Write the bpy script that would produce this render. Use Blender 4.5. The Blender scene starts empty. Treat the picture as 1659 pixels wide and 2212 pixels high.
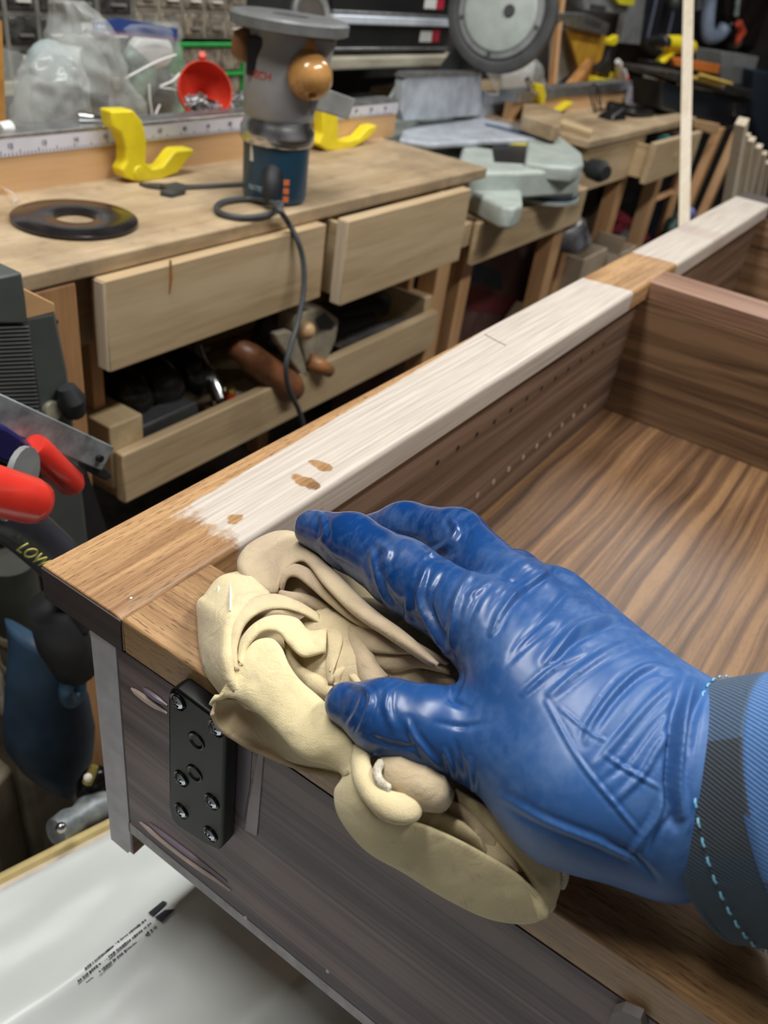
import bpy, math, random
import numpy as np
from mathutils import Vector, Matrix
random.seed(4); np.random.seed(4)
sc = bpy.context.scene
COL = sc.collection
# ---------------------------------------------------------------- camera
CAM = np.array([-0.1818, -0.2858, 0.2682])
RM = np.array([[0.56112831,-0.81741412,0.13026581],[-0.41112734,-0.4118275,-0.81324807],[0.71840749,0.40278068,-0.56714936]])
FPX, CX, CY = 1766.54, 829.5, 1106.0
cd = bpy.data.cameras.new('camera'); cam = bpy.data.objects.new('camera', cd); COL.objects.link(cam)
cd.sensor_fit = 'VERTICAL'; cd.sensor_height = 36.0; cd.sensor_width = 27.0
cd.lens = FPX/2212*36.0; cd.clip_start = .01; cd.clip_end = 60
mw = Matrix([list(RM[0])+[0], list(-RM[1])+[0], list(-RM[2])+[0], [0,0,0,1]]).transposed()
cam.matrix_world = Matrix.Translation(Vector(CAM)) @ mw
cd.dof.use_dof = True; cd.dof.focus_distance = .36; cd.dof.aperture_fstop = 12
sc.camera = cam
# ---------------------------------------------------------------- world, exposure, lamps
w = bpy.data.worlds.new('world'); sc.world = w; w.use_nodes = True
w.node_tree.nodes['Background'].inputs[0].default_value = (.80,.88,1,1)
w.node_tree.nodes['Background'].inputs[1].default_value = .42
sc.view_settings.view_transform = 'Standard'; sc.view_settings.look = 'None'
sc.view_settings.gamma = 1; sc.view_settings.use_curve_mapping = False
sc.view_settings.exposure = 0.04
def area(name, loc, sx, sy, power, col, tgt):
    l = bpy.data.lights.new(name, 'AREA'); l.shape = 'RECTANGLE'; l.size = sx; l.size_y = sy
    l.energy = power; l.color = col
    o = bpy.data.objects.new(name, l); COL.objects.link(o); o.location = loc
    d = (Vector(tgt)-Vector(loc)).normalized()
    xa = Vector((1,0,0)); za = -d; ya = za.cross(xa).normalized(); xa = ya.cross(za)
    o.matrix_world = Matrix.Translation(loc) @ Matrix([list(xa)+[0], list(ya)+[0], list(za)+[0], [0,0,0,1]]).transposed()
    return o
LAMPS = [((.80,-.80,1.50),1.25,.16,28.0), ((.08,.30,1.52),1.25,.24,27.0), ((2.6,.0,1.52),1.25,.16,20.0)]
for i,(lc,a,b,p) in enumerate(LAMPS):
    area('ceiling_light', lc, a, b, p, (1,.985,.955), (lc[0],lc[1],0))
# ---------------------------------------------------------------- helpers
def ray(x, y): return RM.T @ np.array([(x-CX)/FPX, (y-CY)/FPX, 1.0])
def Wz(x, y, z=0.0): d = ray(x,y); return CAM + d*(z-CAM[2])/d[2]     # point of the view ray on the plane z
def Wy(x, y, Y): d = ray(x,y); return CAM + d*(Y-CAM[1])/d[1]
def Wx(x, y, X): d = ray(x,y); return CAM + d*(X-CAM[0])/d[0]
def proj(P):
    c = (np.asarray(P)-CAM) @ RM.T
    return CX+FPX*c[...,0]/c[...,2], CY+FPX*c[...,1]/c[...,2], c[...,2]
class MB:
    def __init__(s): s.v = []; s.f = []; s.uv = None
    def add(s, vs, fs):
        o = len(s.v); s.v += [tuple(map(float,p)) for p in vs]; s.f += [tuple(i+o for i in f) for f in fs]; return s
    def hexa(s, p): return s.add(p, [(0,3,2,1),(4,5,6,7),(0,1,5,4),(1,2,6,5),(2,3,7,6),(3,0,4,7)])
    def box(s, x0,x1,y0,y1,z0,z1):
        x0,x1 = sorted((x0,x1)); y0,y1 = sorted((y0,y1)); z0,z1 = sorted((z0,z1))
        return s.hexa([(x0,y0,z0),(x1,y0,z0),(x1,y1,z0),(x0,y1,z0),(x0,y0,z1),(x1,y0,z1),(x1,y1,z1),(x0,y1,z1)])
    def obox(s, c, a, b, t):      # centre and three half-axis vectors
        c,a,b,t = map(lambda q: np.array(q,float),(c,a,b,t))
        if np.dot(np.cross(a,b),t)<0: t=-t
        return s.hexa([c-a-b-t,c+a-b-t,c+a+b-t,c-a+b-t,c-a-b+t,c+a-b+t,c+a+b+t,c-a+b+t])
    def prism(s, poly, d):        # 3d polygon extruded by the vector d
        poly = [np.array(p,float) for p in poly]; n = len(poly); d = np.array(d,float)
        nn = sum((np.cross(poly[i],poly[(i+1)%n]) for i in range(n)))
        if np.dot(nn,d)>0: poly = poly[::-1]
        return s.add(poly+[p+d for p in poly], [tuple(range(n)), tuple(range(2*n-1,n-1,-1))]+[(i,i+n,(i+1)%n+n,(i+1)%n) for i in range(n)])
    def loft(s, rings, cap=True, closed=False):
        n = len(rings[0]); o = len(s.v); m = len(rings)
        vs = [p for r in rings for p in r]; fs = []
        for j in range(m-1 if not closed else m):
            for i in range(n):
                a = j*n; b = ((j+1)%m)*n; fs.append((a+i, a+(i+1)%n, b+(i+1)%n, b+i))
        if cap and not closed: fs += [tuple(range(n))[::-1], tuple(range((m-1)*n, m*n))]
        return s.add(vs, fs)
    def tube(s, pts, r, n=10, cap=True, closed=False, flat=1.0, up=None):
        pts = [np.array(p,float) for p in pts]; m = len(pts)
        if np.isscalar(r): r = [r]*m
        rings = []; pu = None
        for i in range(m):
            if closed: t = pts[(i+1)%m]-pts[i-1]
            else: t = pts[min(i+1,m-1)]-pts[max(i-1,0)]
            t = t/(np.linalg.norm(t)+1e-12)
            if pu is None:
                u = np.array(up if up is not None else ((0,0,1) if abs(t[2])<.9 else (1,0,0)),float)
            else: u = pu
            u = u-t*np.dot(u,t); u /= np.linalg.norm(u)+1e-12; pu = u; v = np.cross(t,u)
            rings.append([pts[i]+r[i]*(math.cos(a)*v+math.sin(a)*u*flat) for a in [2*math.pi*k/n for k in range(n)]])
        return s.loft(rings, cap, closed)
    def lathe(s, prof, o=(0,0,0), ax=(0,0,1), n=24, closed=False):
        o = np.array(o,float); ax = np.array(ax,float); ax /= np.linalg.norm(ax)
        u = np.array((1,0,0) if abs(ax[0])<.9 else (0,1,0),float); u -= ax*np.dot(u,ax); u /= np.linalg.norm(u); v = np.cross(ax,u)
        rings = [[o+ax*h+max(r,1e-5)*(math.cos(a)*u+math.sin(a)*v) for a in [2*math.pi*k/n for k in range(n)]] for r,h in prof]
        return s.loft(rings, not closed, closed)
    def ball(s, c, r, n=14, m=8, R=None):
        r = np.array([r]*3 if np.isscalar(r) else r,float); c = np.array(c,float); R = np.eye(3) if R is None else R
        rings = []
        for j in range(m+1):
            t = math.pi*(j+.02)/(m+.04)
            rings.append([c+R@(r*np.array((math.sin(t)*math.cos(a), math.sin(t)*math.sin(a), -math.cos(t)))) for a in [2*math.pi*k/n for k in range(n)]])
        return s.loft(rings)
    def grid(s, P, uv=False):
        m,n = P.shape[:2]
        s.add(P.reshape(-1,3), [(j*n+i, j*n+i+1, (j+1)*n+i+1, (j+1)*n+i) for j in range(m-1) for i in range(n-1)])
        return s
def cr(pts, n, closed=False):      # Catmull-Rom resample
    P = np.array(pts,float); k = len(P)
    if k==2 and not closed: return np.array([P[0]+(P[1]-P[0])*t for t in np.linspace(0,1,n)])
    t = np.linspace(0, k if closed else k-1, n, endpoint=not closed); out = []
    for q in t:
        i = int(q); f = q-i
        if not closed and i>=k-1: i = k-2; f = 1.0
        g = (lambda j: P[j%k]) if closed else (lambda j: P[min(max(j,0),k-1)])
        p0,p1,p2,p3 = g(i-1),g(i),g(i+1),g(i+2)
        if not closed:
            if i==0: p0 = 2*p1-p2
            if i==k-2: p3 = 2*p2-p1
        out.append(.5*((2*p1)+(-p0+p2)*f+(2*p0-5*p1+4*p2-p3)*f*f+(-p0+3*p1-3*p2+p3)*f**3))
    return np.array(out)
def thing(name, label, cat, loc=(0,0,0), group=None):
    o = bpy.data.objects.new(name, None); COL.objects.link(o); o.empty_display_size = .02
    o.location = tuple(map(float,loc)); o['label'] = label; o['category'] = cat
    if group: o['group'] = group
    o['_l'] = [float(q) for q in loc]
    return o
def obj(name, mb, m, parent=None, label=None, cat=None, group=None, kind=None, bevel=0, seg=2, smooth=None, uv=None):
    me = bpy.data.meshes.new(name); V = np.array(mb.v, float)
    if parent is not None: org = np.array(parent['_l'])
    elif kind == 'structure': org = np.zeros(3)
    else:
        org = (V.max(0)+V.min(0))/2; org[2] = V[:,2].min()
    me.from_pydata((V-org).tolist(), [], mb.f); me.validate()
    o = bpy.data.objects.new(name, me); COL.objects.link(o)
    if parent is not None: o.parent = parent
    else: o.location = org
    o['_l'] = [float(q) for q in org]
    for q in (m if isinstance(m,(list,tuple)) else [m]): me.materials.append(q)
    if label: o['label'] = label
    if cat: o['category'] = cat
    if group: o['group'] = group
    if kind: o['kind'] = kind
    if uv is not None:
        l = me.uv_layers.new(name='UVMap'); idx = np.empty(len(me.loops), int); me.loops.foreach_get('vertex_index', idx)
        l.data.foreach_set('uv', np.array(uv,float)[idx].ravel())
    if smooth is None: smooth = bevel == 0 and len(mb.f) > 20
    if smooth:
        me.polygons.foreach_set('use_smooth', [True]*len(me.polygons))
        if smooth != 'all':
            try: me.set_sharp_from_angle(angle=math.radians(38))
            except Exception: pass
    if bevel:
        b = o.modifiers.new('bevel','BEVEL'); b.width = bevel; b.segments = seg; b.limit_method = 'ANGLE'; b.harden_normals = False
        me.polygons.foreach_set('use_smooth', [True]*len(me.polygons))
        try: me.set_sharp_from_angle(angle=math.radians(60))
        except Exception: pass
    return o
# ---------------------------------------------------------------- materials
class NT:
    def __init__(s, name):
        s.m = bpy.data.materials.new(name); s.m.use_nodes = True; s.t = s.m.node_tree; s.n = s.t.nodes
        s.p = s.n['Principled BSDF']; s.tc = None
    def new(s, typ, **k):
        n = s.n.new(typ)
        for a,b in k.items(): setattr(n, a, b)
        return n
    def link(s, a, b): s.t.links.new(a, b)
    def co(s, scale=(1,1,1), rot=(0,0,0), src='Object', loc=(0,0,0)):
        if s.tc is None: s.tc = s.new('ShaderNodeTexCoord')
        mp = s.new('ShaderNodeMapping'); mp.inputs['Scale'].default_value = scale; mp.inputs['Rotation'].default_value = rot; mp.inputs['Location'].default_value = loc
        s.link(s.tc.outputs[src], mp.inputs[0]); return mp.outputs[0]
    def noise(s, v, scale=5, det=3, rough=.5, dist=0):
        n = s.new('ShaderNodeTexNoise'); n.inputs['Scale'].default_value = scale; n.inputs['Detail'].default_value = det
        n.inputs['Roughness'].default_value = rough; n.inputs['Distortion'].default_value = dist; s.link(v, n.inputs['Vector']); return n.outputs[0]
    def ramp(s, f, stops):
        r = s.new('ShaderNodeValToRGB'); e = r.color_ramp.elements
        while len(e)<len(stops): e.new(.5)
        for i,(p,c) in enumerate(stops): e[i].position = p; e[i].color = tuple(c)+(1,) if len(c)==3 else c
        s.link(f, r.inputs[0]); return r.outputs[0]
    def math(s, op, a, b=None, c=None, clamp=False):
        n = s.new('ShaderNodeMath'); n.operation = op; n.use_clamp = clamp
        for i,q in enumerate((a,b,c)):
            if q is None: continue
            if isinstance(q,(int,float)): n.inputs[i].default_value = q
            else: s.link(q, n.inputs[i])
        return n.outputs[0]
    def mix(s, f, a, b, mode='MIX'):
        n = s.new('ShaderNodeMix'); n.data_type = 'RGBA'; n.blend_type = mode
        for i,q in ((0,f),(6,a),(7,b)):
            if isinstance(q,(int,float)): n.inputs[i].default_value = q
            elif isinstance(q,tuple): n.inputs[i].default_value = q+(1,) if len(q)==3 else q
            else: s.link(q, n.inputs[i])
        return n.outputs[2]
    def col(s, c): s.link(c, s.p.inputs['Base Color'])
    def bump(s, h, st=.3, d=.001):
        b = s.new('ShaderNodeBump'); b.inputs['Strength'].default_value = st; b.inputs['Distance'].default_value = d
        s.link(h, b.inputs['Height']); s.link(b.outputs[0], s.p.inputs['Normal'])
def mat(name, c, rough=.5, metal=0, var=.15, vs=30, bump=0, bs=200, c2=None, spec=None, trans=0, coat=0, alpha=None, ior=None):
    k = NT(name); p = k.p
    p.inputs['Roughness'].default_value = rough; p.inputs['Metallic'].default_value = metal
    if c2 is None: c2 = tuple(q*(1-var*1.6) for q in c)
    v = k.co(); n = k.noise(v, vs, 4, .6)
    k.col(k.ramp(n, [(.33,c2),(.66,tuple(min(1,q*(1+var*.3)) for q in c))]))
    if bump: k.bump(k.noise(v, bs, 3), bump, .001)
    if spec is not None: p.inputs['Specular IOR Level'].default_value = spec
    if trans: p.inputs['Transmission Weight'].default_value = trans
    if coat: p.inputs['Coat Weight'].default_value = coat; p.inputs['Coat Roughness'].default_value = .12
    if alpha is not None: p.inputs['Alpha'].default_value = alpha
    if ior: p.inputs['IOR'].default_value = ior
    return k.m
def woodmat(name, dark, mid, light, axis='X', freq=60, amp=5, fine=.5, lowx=1.0, lowy=8, rough=.45, fscale=500, post=None, off=(0,0,0), bump=.15, fx=9, coat=0, pore=0):
    """grain runs along axis; figure = sine of the cross coordinate bent by slow noise, plus fine pores"""
    k = NT(name); k.p.inputs['Roughness'].default_value = rough
    if coat: k.p.inputs['Coat Weight'].default_value = coat; k.p.inputs['Coat Roughness'].default_value = .25
    rot = {'X':(0,0,0),'Y':(0,0,-math.pi/2),'Z':(0,math.pi/2,0)}[axis]
    v = k.co(rot=rot, loc=off)
    m2 = k.new('ShaderNodeMapping'); m2.inputs['Scale'].default_value = (lowx,lowy,lowy); k.link(v, m2.inputs[0])
    n1 = k.noise(m2.outputs[0], 1.0, 3, .55)
    sp = k.new('ShaderNodeSeparateXYZ'); k.link(v, sp.inputs[0])
    cr_ = k.math('ADD', sp.outputs[1], k.math('MULTIPLY', sp.outputs[2], .83))
    ph = k.math('ADD', k.math('MULTIPLY', cr_, freq), k.math('MULTIPLY', n1, amp*6.28))
    ph = k.math('ADD', k.math('MULTIPLY', cr_, freq*.16), k.math('MULTIPLY', n1, amp*1.1))
    cx_ = k.new('ShaderNodeCombineXYZ'); k.link(k.math('MULTIPLY', sp.outputs[0], lowx*.5), cx_.inputs[0]); k.link(ph, cx_.inputs[1])
    s1 = k.math('MULTIPLY_ADD', k.noise(cx_.outputs[0], 1.0, 3, .6), 2.6, -.8, clamp=True)
    m3 = k.new('ShaderNodeMapping'); m3.inputs['Scale'].default_value = (fx,fscale,fscale); k.link(v, m3.inputs[0])
    f1 = k.noise(m3.outputs[0], 1.0, 4, .65)
    m4 = k.new('ShaderNodeMapping'); m4.inputs['Scale'].default_value = (fx*.2,fscale*.12,fscale*.12); k.link(v, m4.inputs[0])
    f2 = k.noise(m4.outputs[0], 1.0, 3, .6)
    fac = k.math('ADD', k.math('MULTIPLY', s1, (1-fine)*.55), k.math('ADD', k.math('MULTIPLY', f1, fine), k.math('MULTIPLY', f2, .45*(1-fine)+.12)))
    c = k.ramp(fac, [(.33,dark),(.5,mid),(.68,light)])
    if pore:
        m5 = k.new('ShaderNodeMapping'); m5.inputs['Scale'].default_value = (110,1100,1100); k.link(v, m5.inputs[0])
        pn = k.noise(m5.outputs[0], 1.0, 2, .6); c = k.mix(k.math('MULTIPLY', k.ramp(pn,[(.56,(0,0,0)),(.66,(1,1,1))]), pore), c, tuple(q*1.1 for q in dark))
    if post: c = post(k, c, v, f1)
    k.col(c)
    if bump: k.bump(f1, bump, .0004)
    return k.m
M = {}
M['walnut_oiled'] = woodmat('walnut_oiled',(.075,.036,.016),(.25,.135,.058),(.43,.26,.12),'Y',freq=150,amp=2.2,fine=.5,lowx=3,lowy=18,fscale=420,rough=.42,pore=.65)
M['walnut_end'] = woodmat('walnut_end_panel',(.026,.017,.022),(.090,.060,.066),(.20,.14,.135),'Y',freq=520,amp=3.5,fine=.42,lowx=1.2,lowy=25,fscale=380,rough=.5)
M['walnut_side'] = woodmat('walnut_side',(.055,.032,.020),(.125,.076,.050),(.23,.150,.105),'X',freq=480,amp=4,fine=.32,lowx=1.3,lowy=9,fscale=380,rough=.5)
M['walnut_back'] = woodmat('walnut_back',(.045,.022,.011),(.125,.064,.032),(.26,.145,.066),'X',freq=620,amp=5.5,fine=.30,lowx=1.6,lowy=5,fscale=300,rough=.42,pore=.35,off=(.3,.1,0))
M['walnut_div'] = woodmat('walnut_divider',(.042,.022,.011),(.125,.070,.036),(.25,.150,.080),'Y',freq=520,amp=5,fine=.3,lowx=1.8,lowy=9,fscale=360,rough=.5)
M['walnut_rail'] = woodmat('walnut_rail',(.10,.045,.025),(.22,.115,.07),(.36,.21,.14),'Y',freq=90,amp=2,fine=.5,lowx=1.8,lowy=14,fscale=420,rough=.4)
def stile_post(k, c, v, f1):
    sp = k.new('ShaderNodeSeparateXYZ'); k.link(v, sp.inputs[0]); X, Y = sp.outputs[0], sp.outputs[1]
    pale = k.ramp(f1, [(.3,(.41,.35,.30)),(.5,(.53,.47,.41)),(.7,(.63,.58,.51))])
    nb = k.noise(v, 90, 4, .7); nl = k.noise(v, 22, 3, .6)
    mm = k.new('ShaderNodeMapping'); mm.inputs['Scale'].default_value = (25,220,1); k.link(v, mm.inputs[0]); nst = k.noise(mm.outputs[0],1,3,.7)
    wob = k.math('ADD', k.math('MULTIPLY_ADD', nb, .030, -.015), k.math('ADD', k.math('MULTIPLY_ADD', nst, .018, -.009), k.math('MULTIPLY_ADD', nl, .02, -.01)))
    # oiled end: boundary x > .075 + .2*(…) 
    a = k.math('SUBTRACT', k.math('ADD', X, wob), k.math('MULTIPLY_ADD', Y, -.10, .071))
    ma = k.math('MULTIPLY', a, 110, clamp=True)
    # oiled strip along the outer edge, fading to nothing by x = .44
    edge = k.math('MULTIPLY_ADD', X, .034, -.0152)      # y boundary
    b = k.math('SUBTRACT', k.math('ADD', edge, k.math('MULTIPLY', wob, .08)), Y)
    mb = k.math('MULTIPLY', b, 700, clamp=True)
    # unsanded patch by the divider
    g = k.math('SUBTRACT', k.math('ABSOLUTE', k.math('SUBTRACT', k.math('ADD', X, k.math('MULTIPLY', Y, .15)), .757)), k.math('MULTIPLY_ADD', nl, .01, .070))
    mg = k.math('MULTIPLY', g, 500, clamp=True)
    m = k.math('MULTIPLY', k.math('MULTIPLY', ma, mb), mg)
    def smear(cx, cy, rx, ry, gain=2.5):
        dx = k.math('DIVIDE', k.math('SUBTRACT', X, cx), rx); dy = k.math('DIVIDE', k.math('SUBTRACT', Y, cy), ry)
        d = k.math('ADD', k.math('MULTIPLY', dx, dx), k.math('MULTIPLY', dy, dy))
        d = k.math('ADD', d, k.math('ADD', k.math('MULTIPLY_ADD', nb, 2.6, -1.3), k.math('MULTIPLY_ADD', nst, 1.6, -.8)))
        return k.math('MULTIPLY', k.math('SUBTRACT', d, .75), gain, clamp=True)
    m = k.math('MULTIPLY', m, smear(.150,-.044,.0055,.0105)); m = k.math('MULTIPLY', m, smear(.171,-.040,.0045,.009))
    m = k.math('MULTIPLY', m, smear(.093,-.040,.006,.004))
    dk = k.math('MULTIPLY', k.math('SUBTRACT', .035, k.math('ABSOLUTE', k.math('SUBTRACT', X, 1.03))), 60, clamp=True)
    pale = k.mix(k.math('MULTIPLY', dk, k.math('MULTIPLY', nl, .8)), pale, (.40,.30,.27))
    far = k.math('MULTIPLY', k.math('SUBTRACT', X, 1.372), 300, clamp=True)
    c = k.mix(m, c, pale)
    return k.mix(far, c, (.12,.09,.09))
M['walnut_stile'] = woodmat('walnut_stile',(.085,.040,.016),(.29,.155,.066),(.50,.30,.14),'X',freq=150,amp=2.4,fine=.5,lowx=3,lowy=20,fscale=420,rough=.42,pore=.65,post=stile_post,off=(.7,-.3,-.197))
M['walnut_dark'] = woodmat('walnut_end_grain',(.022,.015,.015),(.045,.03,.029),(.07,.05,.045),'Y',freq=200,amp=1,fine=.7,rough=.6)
M['ply_edge'] = mat('plywood_edge',(.52,.50,.54),.6,var=.12,vs=60)
M['ply_dull'] = mat('plywood_dull',(.44,.42,.43),.7,var=.2,vs=80)
M['pine'] = woodmat('pine',(.34,.235,.125),(.48,.35,.20),(.58,.44,.27),'X',freq=120,amp=2.5,fine=.45,lowx=1.5,lowy=9,fscale=160,rough=.6)
def grime(k, c, v, f1):
    g = k.noise(v, 9, 5, .65); g2 = k.noise(v, 40, 4, .7)
    c = k.mix(k.math('MULTIPLY', k.ramp(g,[(.42,(0,0,0)),(.68,(1,1,1))]), .55), c, (.20,.145,.095))
    return k.mix(k.math('MULTIPLY', k.ramp(g2,[(.56,(0,0,0)),(.7,(1,1,1))]), .35), c, (.17,.12,.08))
M['pine_top'] = woodmat('worn_plywood_top',(.28,.19,.105),(.43,.31,.18),(.55,.42,.27),'X',freq=90,amp=3,fine=.45,lowx=2.5,lowy=6,fscale=120,rough=.55,post=grime)
M['pine_v'] = woodmat('pine_upright',(.34,.17,.07),(.50,.27,.12),(.60,.36,.18),'Z',freq=60,amp=2,fine=.4,lowx=1.5,lowy=9,fscale=160,rough=.6)
M['pine_y'] = woodmat('pine_cross',(.36,.25,.12),(.52,.38,.21),(.62,.48,.29),'Y',freq=60,amp=2,fine=.4,lowx=1.5,lowy=9,fscale=160,rough=.6)
M['fence_wood'] = woodmat('fence_board',(.45,.24,.10),(.60,.36,.17),(.68,.45,.25),'X',freq=30,amp=2,fine=.3,lowx=1.5,lowy=9,fscale=120,rough=.5)
M['batten'] = woodmat('pale_batten',(.50,.40,.28),(.66,.56,.42),(.76,.68,.55),'Z',freq=60,amp=2,fine=.4,fscale=160,rough=.6)
M['board_old'] = woodmat('weathered_board',(.22,.20,.15),(.42,.39,.30),(.56,.53,.42),'X',freq=30,amp=2,fine=.5,lowx=3,fscale=90,rough=.8)
M['black'] = mat('black_plastic',(.012,.012,.013),.4,var=.2)
M['black_gloss'] = mat('black_gloss',(.008,.008,.008),.22,var=.2)
M['black_rubber'] = mat('black_rubber',(.02,.021,.024),.6,var=.2)
M['plate'] = mat('black_painted_steel',(.004,.004,.0035),.42,var=.1,spec=.22)
M['zinc'] = mat('zinc_plated_steel',(.62,.68,.75),.28,1,var=.15,vs=300)
M['steel'] = mat('bright_steel',(.60,.61,.62),.25,1,var=.1)
M['bar_steel'] = mat('dull_bar_steel',(.40,.45,.47),.42,.4,var=.3,vs=60)
M['alu'] = mat('brushed_aluminium',(.55,.56,.57),.38,.9,var=.25,vs=40,bump=.1,bs=120)
M['cast'] = mat('cast_alu',(.50,.54,.60),.55,.15,var=.18,vs=30,bump=.05)
M['concrete'] = mat('concrete_floor',(.20,.185,.16),.85,var=.4,vs=6,bump=.3)
M['wall'] = mat('dark_wall',(.05,.045,.04),.9,var=.4,vs=4)
M['ceil'] = mat('ceiling_paint',(.55,.54,.50),.9,var=.1)
M['blue_hose'] = mat('blue_plastic',(.035,.075,.13),.45,var=.3,vs=20)
# ================================================================ room shell
FZ = -.86
obj('floor', MB().box(-2.2,5.4,-2.2,1.12,FZ-.05,FZ), M['concrete'], kind='structure')
obj('wall_back', MB().box(-2.2,5.4,1.12,1.20,FZ,1.62), M['wall'], kind='structure')
obj('wall_right', MB().box(5.4,5.48,-2.2,1.20,FZ,1.62), M['wall'], kind='structure')
M['wall_paint'] = mat('mid_grey_wall',(.42,.41,.42),.9,var=.1)
obj('wall_left', MB().box(-2.28,-2.2,-2.2,1.20,FZ,1.62), M['wall_paint'], kind='structure')
obj('wall_front', MB().box(-2.28,5.48,-2.28,-2.2,FZ,1.62), M['wall_paint'], kind='structure')
obj('ceiling', MB().box(-2.2,5.48,-2.2,1.20,1.62,1.68), M['ceil'], kind='structure')
for i,(lc,a,b,p) in enumerate(LAMPS):
    obj('ceiling_lamp', MB().box(lc[0]-a/2,lc[0]+a/2,lc[1]-b/2,lc[1]+b/2,lc[2]+.012,1.62), M['alu'], label=['long shop light on the ceiling above the bookcase','long shop light on the ceiling over the near corner of the bookcase','long shop light on the ceiling at the far end of the shop'][i], cat='lamp', bevel=.004)
# ================================================================ bookcase lying on its back
W_ = .0565; T = .0213; XE = 1.40; YB = -.62; D0 = -.162; D1 = -.171
cab = thing('bookcase', 'walnut bookcase lying face up, its pale sanded face frame half wiped with oil', 'bookcase', (XE/2,-.3,D1-.026))
def part(name, mb, m, parent, **k): return obj(name, mb, m, parent, **k)
st = MB()
def rrail(x0,x1,y0,y1,z0,z1,r=.004,side='y0'):     # board with the inner top edge rounded over
    prof = []
    if side=='y0':
        prof = [(y1,z0),(y1,z1)]+[(y0+r-r*math.sin(a),z1-r+r*math.cos(a)) for a in np.linspace(0,math.pi/2,6)]+[(y0,z0)]
        return [(x0,p[0],p[1]) for p in prof], (x1-x0,0,0)
poly, d = rrail(0,XE-W_,-W_,0,-T,0,.0045)
m_ = MB().prism(poly,d)
part('stile', m_, M['walnut_stile'], cab, bevel=.0007, label='long near side board of the face frame, sanded pale with an oiled brown corner')
part('stile', MB().box(0,XE,YB,YB+W_,-T,0), M['walnut_stile'], cab, bevel=.001)
part('bottom_rail', MB().box(0,W_,YB+W_,-W_-.0002,-T,-.0001), M['walnut_oiled'], cab, bevel=.0012, label='short end board of the face frame, oiled brown')
part('top_rail', MB().box(XE-W_,XE,YB+W_,0,-T,0), M['walnut_dark'], cab, bevel=.0012)
part('end_grain', MB().box(-.0009,.0004,-W_+.0003,-.0003,-T+.0003,-.0012), M['walnut_dark'], cab, label='end grain of the near side board, darkened for its shaded side')  # oil-dark end grain, with the shade on this face painted in too
# middle rail, dado strip and divider panel
mr = MB().prism([(.745,-.046,-T),(.745,-.046,-.001),(.803,-.046,-.001),(.803,-.046,-T)],(0,YB+W_+.046,0))
part('middle_rail', mr, M['walnut_rail'], cab, bevel=.0015)
part('divider_panel', MB().box(.742,.760,YB+.02,-.0505,D0+.0005,-T), M['walnut_div'], cab)
part('top_panel', MB().box(1.335,1.353,YB+.02,-.0505,D0,-T-.0005), M['walnut_div'], cab)
part('back_panel', MB().box(0,1.353,YB+.02,-.050,D1,D0), M['walnut_back'], cab)
sp_ = part('side_panel', MB().box(.0015,1.353,-.0505,-.0325,-.196,-T-.0005), M['walnut_side'], cab)
part('plywood_edge', MB().prism([(0,-.0325,-T-.001),(0,-.0505,-T-.001),(0,-.0505,-.190),(0,-.047,-.196),(0,-.0325,-.196)],(.0015,0,0)), M['ply_edge'], cab, label='bare grey plywood edge of the side panel')
part('side_panel', MB().box(.0,1.353,YB+.02,YB+.038,-.196,-T), M['walnut_side'], cab)
ep = MB().box(0,.018,YB+.04,-.0520,D0+.0003,-T-.0003)
epo = part('end_panel', ep, M['walnut_end'], cab)
part('plywood_edge', MB().box(-.0004,.016,YB+.04,-.0520,D0-.0085,D0), M['ply_dull'], cab, label='thin grey plywood edge of the back panel')
# shelf-pin holes along the side panel (pale rims near the back, dark near the front)
hl = mat('hole_dark',(.02,.012,.008),.9); hp = mat('hole_pale',(.55,.42,.30),.8)
for i in range(12):
    x = .655-.0315*i
    for z,mm in ((-.128,hp),(-.052,hl)):
        if x < .27: continue
        part('shelf_pin_hole', MB().lathe([(0,0),(.0028 if mm is hp else .0023,0),(.0028 if mm is hp else .0023,.0006),(.0014,.0006),(0,.0002)],(x,-.0504,z),(0,-1,0),12), mm, cab)
part('scratch', MB().tube([Wz(1047,722,.0002),Wz(1070,735,.0002),Wz(1093,746,.0002)],.0004,6), mat('scratch',(.25,.17,.13),.7), cab)
# wax / glue streaks on the end panel: shallow rounded beads
strk = mat('highlit_glue_bead',(.62,.48,.42),.4,var=.2); lav = mat('dried_glue_smear',(.26,.21,.27),.35,var=.2)  # pale bead colour has its pinkish highlight painted in
def bead(p,q,r,m,n=8,name='glue_bead'):
    p = Wx(*p,-.0002); q = Wx(*q,-.0002); P = [p+(q-p)*t for t in np.linspace(0,1,n)]
    rr = [r*(.35+.65*math.sin(math.pi*min(1,t*1.15))**.5) if 0<t<1 else r*.3 for t in np.linspace(0,1,n)]
    part(name, MB().tube(P, rr, 8, flat=1.0), m, cab)
bead((284,1487),(362,1541),.0020,strk); bead((303,1776),(498,1924),.0022,strk)
bead((310,1487),(362,1524),.0018,lav); bead((322,1778),(490,1905),.0019,lav)
def flatp(pts, m, name, t=.0006): part(name, MB().prism([Wx(x,y,0) for x,y in pts],(-t,0,0)), m, cab)
flatp([(562,1616),(571,1624),(566,1690),(556,1804),(531,1792),(538,1740),(552,1670)], mat('torn_paper',(.40,.35,.36),.7), 'torn_veneer_strip')
flatp([(516,1585),(546,1607),(540,1700),(527,1770),(507,1740)], mat('dark_purple_strip',(.10,.075,.10),.4), 'purple_strip', .0003)  # dark purple strip beside the bracket
for x,y in ((531,1982),(708,2098)):
    c = Wx(x,y,0); part('plaster_crumb', MB().ball(c,(.0008,.0012,.0014),8,5), mat('crumb',(.6,.62,.72),.7), cab)
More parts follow.
